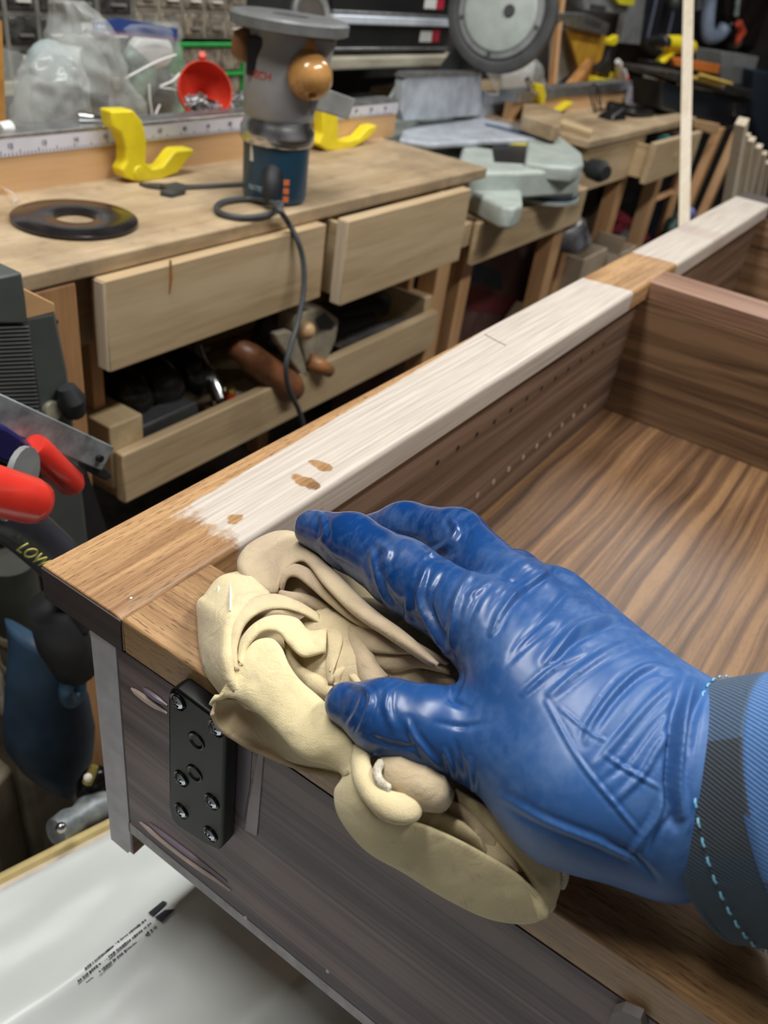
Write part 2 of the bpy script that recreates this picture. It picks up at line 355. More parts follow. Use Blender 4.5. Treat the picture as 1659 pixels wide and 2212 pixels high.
c = Wz(283,1292); part('dust_crumb', MB().ball(c,(.0008,.0007,.0005),8,5), mat('crumb_white',(.8,.8,.8),.7), cab)
# pale scar + wooden block low right on the end panel
flatp([(1330,2170),(1352,2162),(1392,2180),(1400,2212),(1300,2260)], mat('pale_scar',(.30,.27,.26),.7), 'pale_block', .004)
# ---- black leg bracket with screws
def bracket():
    y0,y1,z0,z1 = -.0835,-.1255,-.0245,-.121; t = .009; c_ = .006
    o3 = lambda y,z,x=0.0: (x,y,z)
    pr = [(y0-c_*.7,z0),(y1+.004,z0),(y1,z0-.004)]
    F_ = [Wx(x,y,-t) for x,y in ((362,1507),(366,1492),(379,1486),(468,1553),(485,1570),(487,1592),(479,1828),(472,1838),(440,1823),(385,1788),(369,1768),(364,1745))]
    pr = [(-.0900,-.0235),(-.1215,-.0235),(-.1262,-.0275),(-.1262,-.1225),(-.1215,-.1225),(-.0880,-.1190),(-.0838,-.1150),(-.0838,-.0300)]
    b = thing  # part with its own sub-parts
    plate = obj('leg_bracket', MB().prism(F_,(t,0,0)), M['plate'], cab, bevel=.0015, seg=3, label='black steel leg bracket screwed to the end panel')
    return plate, t
plate, pt = bracket()
def sub(name, mb, m, parent, **k):
    return obj(name, mb, m, parent, **k)
def screw(px, py, deep=0):
    c = Wx(px,py,-pt-.0002); x = c[0]
    sub('countersink', MB().lathe([(0,.0002),(.0042,.0002),(.0046,.0005),(.0046,-.0001),(0,-.0001)],c,(-1,0,0),20), M['black_gloss'], plate)
    hd = MB().lathe([(0,.0016),(.0012,.0015),(.0026,.0010),(.0034,.0003),(.0034,0),(0,0)],c+np.array((-.0003,0,0)),(-1,0,0),20)
    s = sub('screw_head', hd, M['zinc'], plate)
    cx = MB(); e = c+np.array((-.0019,0,0))
    for a in (.5,.5+math.pi/2): 
        u = np.array((0,math.cos(a),math.sin(a))); v_ = np.array((0,-math.sin(a),math.cos(a))); cx.obox(e,u*.0021,v_*.00042,np.array((.0003,0,0)))
    sub('screw_recess', cx, M['black'], plate)
for q in ((384,1516),(467,1573),(391,1682),(457,1732),(391,1752),(454,1802)): screw(*q)
hb = mat('hole_blue_shadow',(.004,.004,.006),.15)
for q in ((424,1600),(420,1670)):
    c = Wx(*q,-pt-.0001)
    sub('bolt_hole', MB().lathe([(.0048,-.0002),(.0048,.0004),(.0043,.0006),(.0030,.0000),(.0028,-.001),(0,-.001)],c,(-1,0,0),24), M['black_gloss'], plate)
# ================================================================ trestles under the bookcase
for i,x in enumerate((.42,.84)):
    t_ = thing('sawhorse', ['wooden trestle under the near half of the bookcase','wooden trestle under the far half of the bookcase'][i], 'trestle', (x,-.3,FZ))
    obj('beam', MB().box(x-.02,x+.02,-.60,-.0,-.236,-.197), M['pine_y'], t_, bevel=.002)
    for sy in (-.52,-.08):
        for sx in (-1,1):
            obj('leg', MB().hexa([(x+sx*.16-.02,sy-.02,FZ),(x+sx*.16+.02,sy-.02,FZ),(x+sx*.16+.02,sy+.02,FZ),(x+sx*.16-.02,sy+.02,FZ),(x+sx*.035-.018,sy-.02,-.237),(x+sx*.035+.018,sy-.02,-.237),(x+sx*.035+.018,sy+.02,-.237),(x+sx*.035-.018,sy+.02,-.237)]), M['pine_v'], t_)
# ================================================================ gloved hand, arm and shirt sleeve
def H(px,py,zc,rp):          # joint on the view ray of a pixel at height zc (cm) above the frame, radius in pixels at that depth
    P = Wz(px,py,zc/100); d = proj(P)[2]; return P, rp*d/FPX
def cone_sdf(X, a, ra, b, rb):
    ab = b-a; L2 = (ab**2).sum(); t = np.clip(((X-a)@ab)/L2,0,1)
    return np.linalg.norm(X-a-t[...,None]*ab,axis=-1)-(ra+(rb-ra)*t)
def smin(a,b,k): h = np.clip(.5+.5*(b-a)/k,0,1); return b+(a-b)*h-k*h*(1-h)
chain = lambda pts: [(*H(*pts[i]),*H(*pts[i+1])) for i in range(len(pts)-1)]
palm = chain([(1500,1690,4.6,165),(1400,1650,5.2,150)])
palm += chain([(1400,1640,5.6,135),(1040,1350,6.6,92)]) + chain([(1400,1600,5.6,130),(1110,1290,6.3,80)])
palm += chain([(1420,1590,5.2,130),(1190,1305,5.2,76)]) + chain([(1440,1590,4.8,120),(1270,1385,4.2,78)])
palm += chain([(1420,1740,4.6,165),(1230,1690,4.9,150),(1080,1610,4.8,98)]) + chain([(1380,1620,5.8,130),(1130,1480,6.1,108)])
palm += chain([(1440,1790,3.8,120),(1250,1715,4.0,105)]) + chain([(1500,1690,4.6,166),(1640,1740,4.4,128)]) + chain([(1230,1530,3.4,150),(1180,1400,3.4,110)])
fingers = [chain([(1040,1350,6.6,90),(870,1240,6.0,74),(760,1172,5.2,62),(676,1142,4.5,42)]),
           chain([(1110,1290,6.3,78),(985,1168,5.4,68),(875,1146,4.2,60),(790,1160,2.9,46)]),
           chain([(1190,1305,5.2,74),(1110,1250,3.2,60),(1010,1235,1.6,46),(950,1250,1.3,38)]),
           chain([(1270,1385,4.2,74),(1180,1330,2.4,56),(1100,1300,1.2,40)]),
           chain([(1080,1610,4.8,95),(930,1572,4.6,86),(835,1550,4.4,80),(748,1520,3.9,48)])]
lo = np.array([9.]*3); hi = -lo
for c in palm+sum(fingers,[]):
    for P,r in ((c[0],c[1]),(c[2],c[3])): lo = np.minimum(lo,P-r-.006); hi = np.maximum(hi,P+r+.006)
h = .00135; dims = np.ceil((hi-lo)/h).astype(int)+1
gx = [lo[i]+h*np.arange(dims[i]) for i in range(3)]
X = np.stack(np.meshgrid(*gx, indexing='ij'),-1).astype(np.float32)
Dp = None
for c in palm:
    d = cone_sdf(X,*[np.asarray(q,np.float32) if np.ndim(q) else np.float32(q) for q in c]); Dp = d if Dp is None else smin(Dp,d,.016)
Df = None
for fi,fg in enumerate(fingers):
    g = None
    for c in fg:
        d = cone_sdf(X,*[np.asarray(q,np.float32) if np.ndim(q) else np.float32(q) for q in c]); g = d if g is None else smin(g,d,.005)
    Df = g if Df is None else smin(Df,g,.0016)
D = smin(Dp,Df,.0065); del Dp,Df
D = np.where(X[...,2]<.0006, np.maximum(D,(.0006-X[...,2])), D)
def surface_nets(D, lo, h):
    S = D<0; nx,ny,nz = D.shape
    cs = np.zeros((nx-1,ny-1,nz-1),np.int8)
    for i in (0,1):
        for j in (0,1):
            for k in (0,1): cs += S[i:nx-1+i,j:ny-1+j,k:nz-1+k]
    act = np.argwhere((cs>0)&(cs<8)); idx = -np.ones(cs.shape,np.int64); idx[tuple(act.T)] = np.arange(len(act))
    acc = np.zeros((len(act),3)); cnt = np.zeros(len(act)); a = act
    cor = [(i,j,k) for i in (0,1) for j in (0,1) for k in (0,1)]
    for ci in range(8):
        for cj in range(ci+1,8):
            A,B = cor[ci],cor[cj]
            if sum(abs(A[q]-B[q]) for q in range(3))!=1: continue
            da = D[a[:,0]+A[0],a[:,1]+A[1],a[:,2]+A[2]]; db = D[a[:,0]+B[0],a[:,1]+B[1],a[:,2]+B[2]]
            m = (da<0)!=(db<0); t = np.where(m, da/(da-db+1e-12), 0)
            P = np.array(A)+t[:,None]*(np.array(B)-np.array(A)); acc[m] += P[m]; cnt[m] += 1
    V = lo+h*(act+acc/cnt[:,None]); F = []
    for ax in range(3):
        u,v = (ax+1)%3,(ax+2)%3
        sl0 = [slice(None)]*3; sl1 = [slice(None)]*3; sl0[ax] = slice(0,-1); sl1[ax] = slice(1,None)
        s0 = S[tuple(sl0)]; s1 = S[tuple(sl1)]; e = np.argwhere(s0!=s1)
        e = e[(e[:,u]>0)&(e[:,v]>0)&(e[:,u]<D.shape[u]-1)&(e[:,v]<D.shape[v]-1)]
        eu = np.zeros(3,int); eu[u] = 1; ev = np.zeros(3,int); ev[v] = 1
        q = [idx[tuple((e-o).T)] for o in (0*eu, eu, eu+ev, ev)]
        inside = S[tuple(e.T)]
        Q = np.stack(q,1); Q[~inside] = Q[~inside][:,::-1]; F.append(Q)
    return V, np.concatenate(F)
V, F = surface_nets(D.astype(np.float64), lo, h)
def grad(V):
    q = np.clip((V-lo)/h,1.01,np.array(D.shape)-2.02); i = q.astype(int); f = q-i
    def s(off):
        qq = q+off; ii = qq.astype(int); ff = qq-ii; r = 0
        for a in (0,1):
            for b in (0,1):
                for c in (0,1):
                    w_ = (ff[:,0] if a else 1-ff[:,0])*(ff[:,1] if b else 1-ff[:,1])*(ff[:,2] if c else 1-ff[:,2])
                    r = r+w_*D[ii[:,0]+a,ii[:,1]+b,ii[:,2]+c]
        return r
    g = np.stack([s(np.eye(3)[k]*.9)-s(-np.eye(3)[k]*.9) for k in range(3)],1)
    return g/(np.linalg.norm(g,axis=1,keepdims=True)+1e-9)
del X
e = np.concatenate([F[:,[0,1]],F[:,[1,2]],F[:,[2,3]],F[:,[3,0]]])
for it in range(3):
    S_ = np.zeros_like(V); c_ = np.zeros(len(V)); np.add.at(S_,e[:,0],V[e[:,1]]); np.add.at(S_,e[:,1],V[e[:,0]]); np.add.at(c_,e[:,0],1); np.add.at(c_,e[:,1],1)
    V = V*.5+.5*S_/c_[:,None]
_m = bpy.data.meshes.new('tmp'); _m.from_pydata(V.tolist(),[],F.tolist()); _o = bpy.data.objects.new('tmp',_m); COL.objects.link(_o)
_s = _o.modifiers.new('s','SUBSURF'); _s.levels = 1; _e = _o.evaluated_get(bpy.context.evaluated_depsgraph_get()).to_mesh()
V = np.empty(len(_e.vertices)*3); _e.vertices.foreach_get('co',V); V = V.reshape(-1,3); F = np.array([tuple(p.vertices) for p in _e.polygons]); _o.evaluated_get(bpy.context.evaluated_depsgraph_get()); bpy.data.objects.remove(_o)
N = grad(V); px,py,dz = proj(V); face = np.clip(((CAM-V)*N).sum(1)/np.linalg.norm(CAM-V,axis=1),0,1); face = np.clip(face*3,0,1)
# creases of the glove: 3-D relief pushed along the normal.  (points, half-width px, height mm)
WR = [
 ([(800,1185),(812,1240),(830,1290),(870,1335),(925,1372)],7,1.0),([(812,1172),(838,1190),(822,1225)],8,.5),
 ([(920,1225),(905,1290),(925,1345),(955,1400),(975,1450)],7,1.3),([(960,1235),(930,1290),(938,1340),(960,1380)],7,-.9),
 ([(880,1290),(880,1330),(905,1372),(940,1410)],7,1.0),([(975,1120),(985,1150),(960,1180),(918,1200)],7,1.1),
 ([(1000,1110),(1012,1150),(985,1190),(935,1215)],8,-.7),([(850,1150),(900,1165),(925,1190)],6,-.6),
 ([(660,1115),(690,1108),(700,1150),(692,1170)],6,.6),([(690,1175),(720,1215),(760,1260),(800,1300)],6,-.6),
 ([(1060,1200),(1010,1250),(985,1300),(975,1360),(965,1430)],8,.8),([(1100,1225),(1050,1270),(1020,1320),(1000,1380)],9,-.8),
 ([(1180,1225),(1120,1270),(1080,1320),(1065,1360)],9,.7),([(1165,1215),(1195,1222),(1140,1265),(1100,1300),(1060,1370)],6,.9),
 ([(1240,1262),(1180,1330),(1130,1380),(1100,1420)],9,-.7),([(1350,1335),(1300,1335),(1240,1360),(1180,1430)],10,1.2),
 ([(1352,1342),(1310,1352),(1250,1380),(1200,1430)],7,-1.3),([(1380,1380),(1310,1410),(1250,1450),(1190,1500)],9,.7),
 ([(1470,1450),(1400,1440),(1340,1480),(1280,1560),(1265,1600)],8,1.0),([(1440,1440),(1390,1455),(1330,1510),(1285,1570)],7,-.9),
 ([(1455,1470),(1400,1520),(1340,1590),(1290,1650)],9,.9),([(1460,1520),(1410,1570),(1350,1650),(1300,1690)],9,-.8),
 ([(1465,1560),(1420,1620),(1390,1670),(1330,1730)],8,.8),([(1180,1515),(1250,1640),(1330,1740),(1380,1800)],5,.5),
 ([(1305,1630),(1360,1665),(1430,1705)],5,.5),([(1210,1530),(1270,1580),(1310,1600)],4,.4),
 ([(1470,1500),(1455,1560),(1450,1640),(1445,1720),(1460,1790)],11,-2.0),([(1500,1470),(1480,1530),(1470,1600),(1463,1680),(1470,1760)],12,2.4),
 ([(1530,1480),(1505,1540),(1490,1620)],8,-1.2),([(1440,1700),(1420,1760),(1395,1800),(1360,1850)],8,.9),([(1460,1760),(1420,1800),(1400,1850)],8,-.8),
 ([(755,1475),(800,1500),(785,1560),(770,1590)],6,.8),([(840,1485),(835,1530),(850,1575)],8,.6),([(775,1500),(760,1530),(745,1560)],6,-.6),
 ([(800,1590),(850,1610),(905,1615)],6,-.7),([(880,1560),(900,1600),(950,1660)],7,.7),([(960,1620),(975,1660),(990,1720)],5,.8),
 ([(985,1600),(1000,1660),(1005,1715)],5,-.7),([(1015,1640),(1020,1700),(1018,1745)],5,.8),([(940,1560),(1000,1570),(1050,1560)],7,-.5),
 ([(1000,1440),(990,1480),(978,1510),(1010,1530)],9,-1.1),([(955,1410),(968,1460),(975,1500)],6,1.0),
 ([(1080,1720),(1180,1775),(1290,1820),(1380,1860)],8,.6),([(1310,1820),(1370,1850),(1420,1900)],7,-.9),([(1340,1350),(1280,1300),(1210,1260)],7,-.4),
 ([(1090,1440),(1150,1385),(1200,1350)],7,-.5),([(1130,1500),(1200,1440),(1260,1410)],6,.5),([(1000,1290),(1040,1270),(1075,1245)],6,.5)]
disp = np.zeros(len(V))
for pts,wd,hm in WR:
    C = cr([(a,b,0) for a,b in pts],120)[:,:2]; sel = (px>C[:,0].min()-40)&(px<C[:,0].max()+40)&(py>C[:,1].min()-40)&(py<C[:,1].max()+40)
    ii = np.where(sel)[0]; dd = np.hypot(px[ii,None]-C[None,:,0], py[ii,None]-C[None,:,1]); j = dd.argmin(1); dm = dd.min(1)
    tap = np.sin(np.pi*np.clip((j+3)/126,0,1))**.6
    wd_ = wd*.85; disp[ii] += hm*.001*1.35*tap*np.exp(-(dm/wd_)**2)
    if hm>0: disp[ii] -= hm*.0006*tap*np.exp(-((dm-wd_*2.1)/wd_)**2)
from mathutils import noise as mn
nz = np.array([mn.fractal(Vector((a*60,b*60,c*60)),.6,2.1,3) for a,b,c in V[::1]])
V = V+N*(disp*face+nz*.00010)[:,None]
e = np.concatenate([F[:,[0,1]],F[:,[1,2]],F[:,[2,3]],F[:,[3,0]]]); 
for it in range(1):
    S_ = np.zeros_like(V); c_ = np.zeros(len(V)); np.add.at(S_,e[:,0],V[e[:,1]]); np.add.at(S_,e[:,1],V[e[:,0]]); np.add.at(c_,e[:,0],1); np.add.at(c_,e[:,1],1)
    V = V*.55+.45*S_/c_[:,None]
def glove_mat():
    k = NT('blue_nitrile'); v = k.co(); n = k.noise(v,28,4,.6); n2 = k.noise(v,160,4,.7)
    mm = k.new('ShaderNodeMapping'); mm.inputs['Rotation'].default_value = (.3,.2,-.9); mm.inputs['Scale'].default_value = (1,6,6); k.link(v,mm.inputs[0]); n3 = k.noise(mm.outputs[0],45,3,.6)
    sp = k.new('ShaderNodeSeparateXYZ'); k.link(v,sp.inputs[0])
    wr = k.math('MULTIPLY_ADD', sp.outputs[1], -8.0, .95, clamp=True)      # the cuff end stays clean and lighter, finger end is wet with oil
    base = k.mix(wr, (.003,.040,.17), (.038,.122,.34))
    dust = k.math('MULTIPLY', k.ramp(k.math('ADD',k.math('MULTIPLY',n,.6),k.math('MULTIPLY',n3,.4)),[(.46,(0,0,0)),(.72,(1,1,1))]), k.ramp(n2,[(.2,(.75,.75,.75)),(.6,(1,1,1))]))
    c = k.mix(k.math('MULTIPLY',dust,.30), base, (.20,.32,.52)); k.col(c)
    k.link(k.math('ADD', k.math('MULTIPLY_ADD', wr, .24, .20), k.math('MULTIPLY', dust, .16)), k.p.inputs['Roughness'])
    k.bump(k.math('ADD', n2, k.math('MULTIPLY',n3,1)), .05, .0004); return k.m
org = Wz(1400,1680,0)
person = thing('person', 'right hand in a wrinkled blue glove and plaid cuff pressing a rag on the frame', 'person', org)
mb = MB(); mb.v = V.tolist(); mb.f = [tuple(q) for q in F.tolist()]
obj('nitrile_glove', mb, glove_mat(), person, smooth='all', label='shiny blue nitrile glove, wet and darker at the fingertips')
# sleeve: tube round the forearm axis, running out of the picture to the right
A0 = Wz(1604,1742,4.8/100); A1 = Wz(1928,1734,7.9/100); ax = (A1-A0)/np.linalg.norm(A1-A0)
def sleeve(u0, u1, ru, rv, nn, mm_, wob, flare=0, sh=0):
    # rings perpendicular to the arm; ru across (in the picture), rv towards the camera
    vw = CAM-A0; vw = vw-ax*np.dot(vw,ax); vw /= np.linalg.norm(vw); sd = np.cross(ax,vw)
    P = np.zeros((mm_,nn+1,3)); UV = np.zeros((mm_,nn+1,2))
    for j in range(mm_):
        u = u0+(u1-u0)*j/(mm_-1)
        for i in range(nn+1):
            a = 2*math.pi*i/nn
            r = 1+wob*(.5*math.sin(3*a+u*60)+.5*math.sin(5*a-u*95+1))*min(1,j/6+.25)+flare*(u-u0)
            P[j,i] = A0+ax*(u+sh*math.cos(a+.6)*1.0)+sd*math.cos(a)*ru*r+vw*math.sin(a)*rv*r
            UV[j,i] = (a/(2*math.pi),u)
    return P, UV
def plaid(name, cuff):
    k = NT(name); k.p.inputs['Roughness'].default_value = .85; k.p.inputs['Sheen Weight'].default_value = .12
    uv = k.co(src='UV'); sp = k.new('ShaderNodeSeparateXYZ'); k.link(uv, sp.inputs[0]); U = sp.outputs[0]; Vv = sp.outputs[1]
    mm = k.new('ShaderNodeMapping'); mm.inputs['Scale'].default_value = (.24,1,1); k.link(uv, mm.inputs[0])
    s2 = k.new('ShaderNodeSeparateXYZ'); k.link(mm.outputs[0], s2.inputs[0])
    tw = k.math('MULTIPLY_ADD', k.math('SINE', k.math('MULTIPLY', k.math('ADD', s2.outputs[0], k.math('MULTIPLY', s2.outputs[1], .75)), 4300)), .5, .5)
    n = k.noise(k.co(),700,3,.7)
    band = lambda a,b: k.math('MULTIPLY', k.math('GREATER_THAN', U, a), k.math('LESS_THAN', U, b))
    if cuff:
        c = k.mix(band(.325,.56),(.024,.029,.032),(.060,.115,.20)); c = k.mix(band(-.1,.2),c,(.010,.035,.055))
    else:
        c = k.mix(band(.47,.60),(.055,.21,.56),(.03,.08,.20)); c = k.mix(band(-.1,.17),c,(.015,.05,.13))
    c = k.mix(k.math('MULTIPLY',tw,.42), c, (.30,.42,.62) if not cuff else (.12,.16,.20)); c = k.mix(k.math('MULTIPLY',n,.35), c, (.02,.03,.05)); k.col(c)
    k.bump(k.math('ADD',tw,n), .55, .0006); return k.m
cuffm, bodym = plaid('plaid_cuff',True), plaid('plaid_sleeve',False)
def grid_uv(P): m,n = P.shape[:2]; return P.reshape(-1,P.shape[2])
def sl(name, P, UV, m, th, **k):
    g = MB().grid(P); o = obj(name, g, m, person, uv=UV.reshape(-1,2), smooth='all', **k)
    s = o.modifiers.new('solid','SOLIDIFY'); s.thickness = th; s.offset = 0; return o
P,UV = sleeve(-.006,.0195,.0400,.0385,96,22,.018,flare=1.0,sh=0); sl('cuff',P,UV,cuffm,.0028,label='dark charcoal and slate plaid shirt cuff')
for zz in (0,):
    rim = P[0]; o = obj('cuff_edge', MB().tube([p for p in rim[:-1]],.0019,8,closed=True), cuffm, person, smooth='all')
P2,UV2 = sleeve(.0175,.15,.0415,.0400,96,40,.035,flare=.8,sh=0); sl('shirt_sleeve',P2,UV2,bodym,.0016,label='bright blue twill plaid sleeve')
sm = mat('thread_light_blue',(.22,.55,.75),.6); j = 8; stt = MB()
for i in range(2,94,2):
    a = P[j,i]; b = P[j,i+1]; nrm = a-(A0+ax*np.dot(a-A0,ax)); nrm /= np.linalg.norm(nrm)
    stt.tube([a+nrm*.0020, (a+b)/2+nrm*.0025, b+nrm*.0020],.00036,6)
so = obj('cuff_stitching', stt, sm, person, label='light blue stitches round the cuff')
# skin forearm inside the sleeve
sk = mat('skin',(.50,.30,.22),.5)
obj('forearm', MB().tube([A0+ax*.055, A0+ax*.10, A0+ax*.158],[.026,.028,.030],20), sk, person)
# ================================================================ rag
def Z3(pts, dz=0): return np.array([Wz(a,b,(c+dz)/100) for a,b,c in pts])
rag_parts = MB(); tint = []
def ribbon(A, B, bulge, nu=44, nv=11, expo=.6, wav=0, tin=0., dz=0):
    a = cr(Z3(A,dz),nu); b = cr(Z3(B,dz),nu); P = np.zeros((nu,nv,3)); mid = (a+b)/2
    vw = CAM-mid; vw /= np.linalg.norm(vw,axis=1,keepdims=True)
    for j in range(nv):
        t = j/(nv-1); s = (1-math.cos(math.pi*t))/2
        bl = bulge/100*(math.sin(math.pi*t)**expo if 0<t<1 else 0)
        u = np.linspace(0,1,nu); ww = wav/100*np.sin(u*17+t*3)*math.sin(math.pi*t)
        P[:,j] = a*(1-s)+b*s+vw*(bl+ww)[:,None] if not np.isscalar(ww) else a*(1-s)+b*s+vw*bl
    for q in range(nu):
        for j in range(nv):
            x_ = P[q,j]; f_ = .0016*abs(mn.noise(Vector(x_*75)))-.0004+.0005*mn.noise(Vector(x_*230)); P[q,j] = x_-vw[q]*f_*math.sin(math.pi*j/(nv-1))**.5
    n0 = len(rag_parts.v); rag_parts.grid(P); tint.extend([tin]*(nu*nv))
def blob(c, r, tin=.5):
    c = Wz(c[0],c[1],c[2]/100); n0 = len(rag_parts.v); m_ = MB().ball(c, r, 28, 16)
    vs = []
    for p in m_.v:
        p = np.array(p); q = (p-c); q = q*(1+.16*mn.noise(Vector(p*55))); vs.append(c+q)
    rag_parts.add(vs, m_.f); tint.extend([tin]*len(vs))
# hidden wad that the folds lie on
blob((640,1420,1.2),(.034,.040,.013)); blob((800,1420,2.0),(.032,.036,.019)); blob((580,1330,1.2),(.020,.028,.012)); blob((900,1620,1.6),(.032,.036,.015)); blob((700,1290,1.7),(.022,.032,.014))
blob((1050,1700,1.4),(.03,.04,.013)); blob((900,1440,2.6),(.02,.02,.017))
# top lobe and long ridge under the index finger
ribbon([(516,1245,1.6),(513,1208,1.8),(540,1172,2.0),(600,1146,2.4),(655,1158,3.0),(720,1228,4.0),(800,1308,4.6),(880,1368,5.0),(950,1432,5.2)],
       [(528,1252,1.6),(552,1276,2.2),(596,1284,2.6),(612,1240,3.2),(655,1214,3.6),(700,1266,4.2),(762,1328,4.4),(835,1378,4.6),(928,1440,4.8)],.9,60,13,tin=.75)
ribbon([(594,1262,2.8),(603,1228,3.2),(632,1216,3.5),(668,1228,3.7),(700,1256,3.9),(760,1308,4.1),(825,1352,4.3),(860,1378,4.4)],
       [(612,1280,2.6),(622,1252,3.2),(640,1248,3.4),(668,1268,3.6),(700,1296,3.7),(752,1338,3.9),(812,1372,4.0),(850,1390,4.2)],.42,50,9,tin=.85)
ribbon([(592,1268,2.6),(618,1276,2.9),(660,1282,3.0),(700,1300,3.2),(745,1335,3.4)],[(590,1290,2.3),(622,1308,2.5),(670,1316,2.7),(705,1330,2.8),(740,1352,3.0)],.35,30,8,tin=.8)
ribbon([(590,1290,2.3),(640,1308,2.5),(700,1325,2.7),(750,1345,2.9)],[(600,1310,2.0),(650,1328,2.2),(700,1345,2.4),(760,1375,2.8)],.3,26,8,tin=.6)
# right-hand folds by the thumb web
ribbon([(752,1352,3.6),(790,1352,4.0),(850,1366,4.3),(900,1386,4.6),(965,1425,4.9)],[(772,1402,3.2),(800,1410,3.7),(850,1414,4.1),(900,1416,4.4),(965,1438,4.7)],.5,34,9,tin=.8)
ribbon([(775,1395,3.2),(800,1402,3.6),(850,1408,3.9),(900,1412,4.2),(970,1438,4.5)],[(786,1432,2.8),(820,1450,3.1),(862,1452,3.5),(905,1444,3.9),(972,1458,4.3)],.45,34,9,tin=.85)
ribbon([(800,1450,2.6),(850,1448,3.2),(900,1440,3.6),(950,1448,3.9),(985,1466,4.1)],[(830,1478,2.4),(870,1482,2.9),(910,1484,3.3),(950,1482,3.5),(985,1490,3.7)],.45,34,9,tin=.75)
ribbon([(850,1476,2.6),(900,1476,3.0),(940,1474,3.4),(985,1486,3.6)],[(880,1500,2.4),(915,1502,2.8),(950,1500,3.1),(990,1512,3.3)],.4,26,8,tin=.6)
# left wad
ribbon([(530,1238,1.6),(478,1252,1.0),(446,1290,.8),(432,1305,.6),(434,1345,.4),(438,1400,.2),(450,1450,.1),(480,1492,.1)],
       [(585,1290,2.6),(540,1300,3.2),(512,1330,3.3),(500,1360,3.3),(496,1395,3.2),(496,1430,3.1),(502,1465,2.8),(516,1492,2.4)],1.0,50,14,.7,wav=.08,tin=.15)
ribbon([(497,1440,2.9),(490,1395,3.1),(500,1340,3.3),(540,1296,3.4),(590,1282,3.4),(640,1296,3.3),(690,1325,3.2)],
       [(520,1448,2.9),(514,1400,3.2),(530,1352,3.4),(565,1324,3.5),(610,1318,3.4),(650,1328,3.3),(690,1350,3.1)],.55,50,10,tin=.35)
ribbon([(512,1425,3.1),(520,1380,3.3),(550,1345,3.6),(590,1328,3.7),(640,1334,3.6),(668,1360,3.5),(706,1356,3.4)],
       [(528,1440,3.0),(536,1400,3.3),(566,1368,3.6),(600,1368,3.7),(622,1392,3.6),(655,1420,3.5),(704,1410,3.3)],.5,50,10,tin=.05)
ribbon([(622,1378,2.8),(628,1408,2.8),(655,1440,2.7),(700,1462,2.7),(730,1490,2.7)],[(616,1400,2.4),(622,1440,2.3),(650,1478,2.2),(680,1502,2.2),(708,1515,2.2)],.5,34,9,tin=.3)
ribbon([(688,1322,3.0),(710,1312,3.3),(732,1338,3.5),(742,1375,3.5),(735,1410,3.4),(720,1450,3.2)],[(672,1338,2.8),(692,1335,3.1),(702,1360,3.3),(706,1400,3.2),(702,1440,3.0),(708,1480,2.8)],.35,36,9,tin=.4)
ribbon([(742,1325,3.2),(752,1360,3.4),(765,1400,3.4),(775,1440,3.3),(790,1475,3.2)],[(772,1335,3.4),(790,1362,3.6),(800,1400,3.6),(808,1435,3.5),(835,1468,3.3)],.4,30,9,tin=.8)
ribbon([(718,1478,2.8),(718,1455,3.1),(738,1430,3.2),(748,1400,3.3),(756,1380,3.2)],[(735,1482,2.8),(738,1462,3.1),(752,1440,3.3),(762,1415,3.3),(768,1392,3.2)],.25,30,8,tin=.3)
ribbon([(748,1405,3.2),(758,1440,3.3),(775,1462,3.3),(790,1480,3.2)],[(742,1420,3.1),(748,1452,3.2),(762,1474,3.2),(776,1488,3.1)],.2,22,7,tin=.3)
ribbon([(716,1470,2.8),(730,1478,3.0),(755,1475,3.1),(785,1470,3.1)],[(722,1492,2.5),(745,1500,2.6),(770,1500,2.7),(800,1492,2.8)],.35,22,8,tin=.25)
# neck and big front flap
ribbon([(497,1472,2.3),(520,1424,3.0),(548,1386,3.5),(585,1378,3.6),(608,1398,3.6),(625,1435,3.5),(650,1470,3.2),(690,1505,3.1),(730,1545,3.1),(762,1590,3.1),(768,1630,3.0),(760,1665,2.7)],
       [(459,1526,1.5),(467,1513,1.9),(488,1507,2.2),(512,1511,2.4),(535,1524,2.4),(570,1552,2.3),(605,1588,2.1),(635,1622,2.0),(665,1642,1.9),(700,1650,1.9),(726,1662,1.9),(742,1680,1.9)],.55,70,16,.75,wav=.05,tin=.02)
# inside of the flap (seen below its hem)
ribbon([(464,1514,1.0),(520,1515,.8),(580,1560,.6),(640,1620,.6),(700,1645,.8),(742,1662,1.3)],[(462,1540,.5),(480,1572,-.2),(530,1606,-.7),(600,1638,-.8),(665,1660,-.4),(735,1674,.4)],-.25,50,10,tin=.55,wav=.12)
# lower loop: wide outer band
ribbon([(764,1590,3.0),(772,1640,3.0),(778,1690,2.9),(800,1738,2.8),(845,1768,2.6),(900,1775,2.5),(975,1805,2.3),(1060,1850,2.1),(1120,1888,1.9),(1152,1925,1.7),(1168,1965,1.3),(1172,1980,1.0)],
       [(742,1650,1.9),(738,1680,1.7),(721,1712,1.4),(733,1768,.9),(790,1838,.2),(870,1885,-.3),(950,1935,-.7),(1040,1980,-1.0),(1110,1996,-1.0),(1160,1992,-.7),(1195,1968,-.1),(1203,1950,.3)],.55,80,16,.6,tin=.0,wav=.05)
# band coming back under the wrist
ribbon([(985,1700,3.0),(1060,1745,3.0),(1130,1790,2.9),(1185,1822,2.6),(1214,1868,2.1),(1212,1915,1.4),(1200,1955,.7)],
       [(990,1735,2.2),(1030,1775,2.1),(1075,1820,2.0),(1120,1868,1.8),(1150,1912,1.4),(1165,1950,1.0),(1172,1982,.5)],.45,60,12,.6,tin=.1)
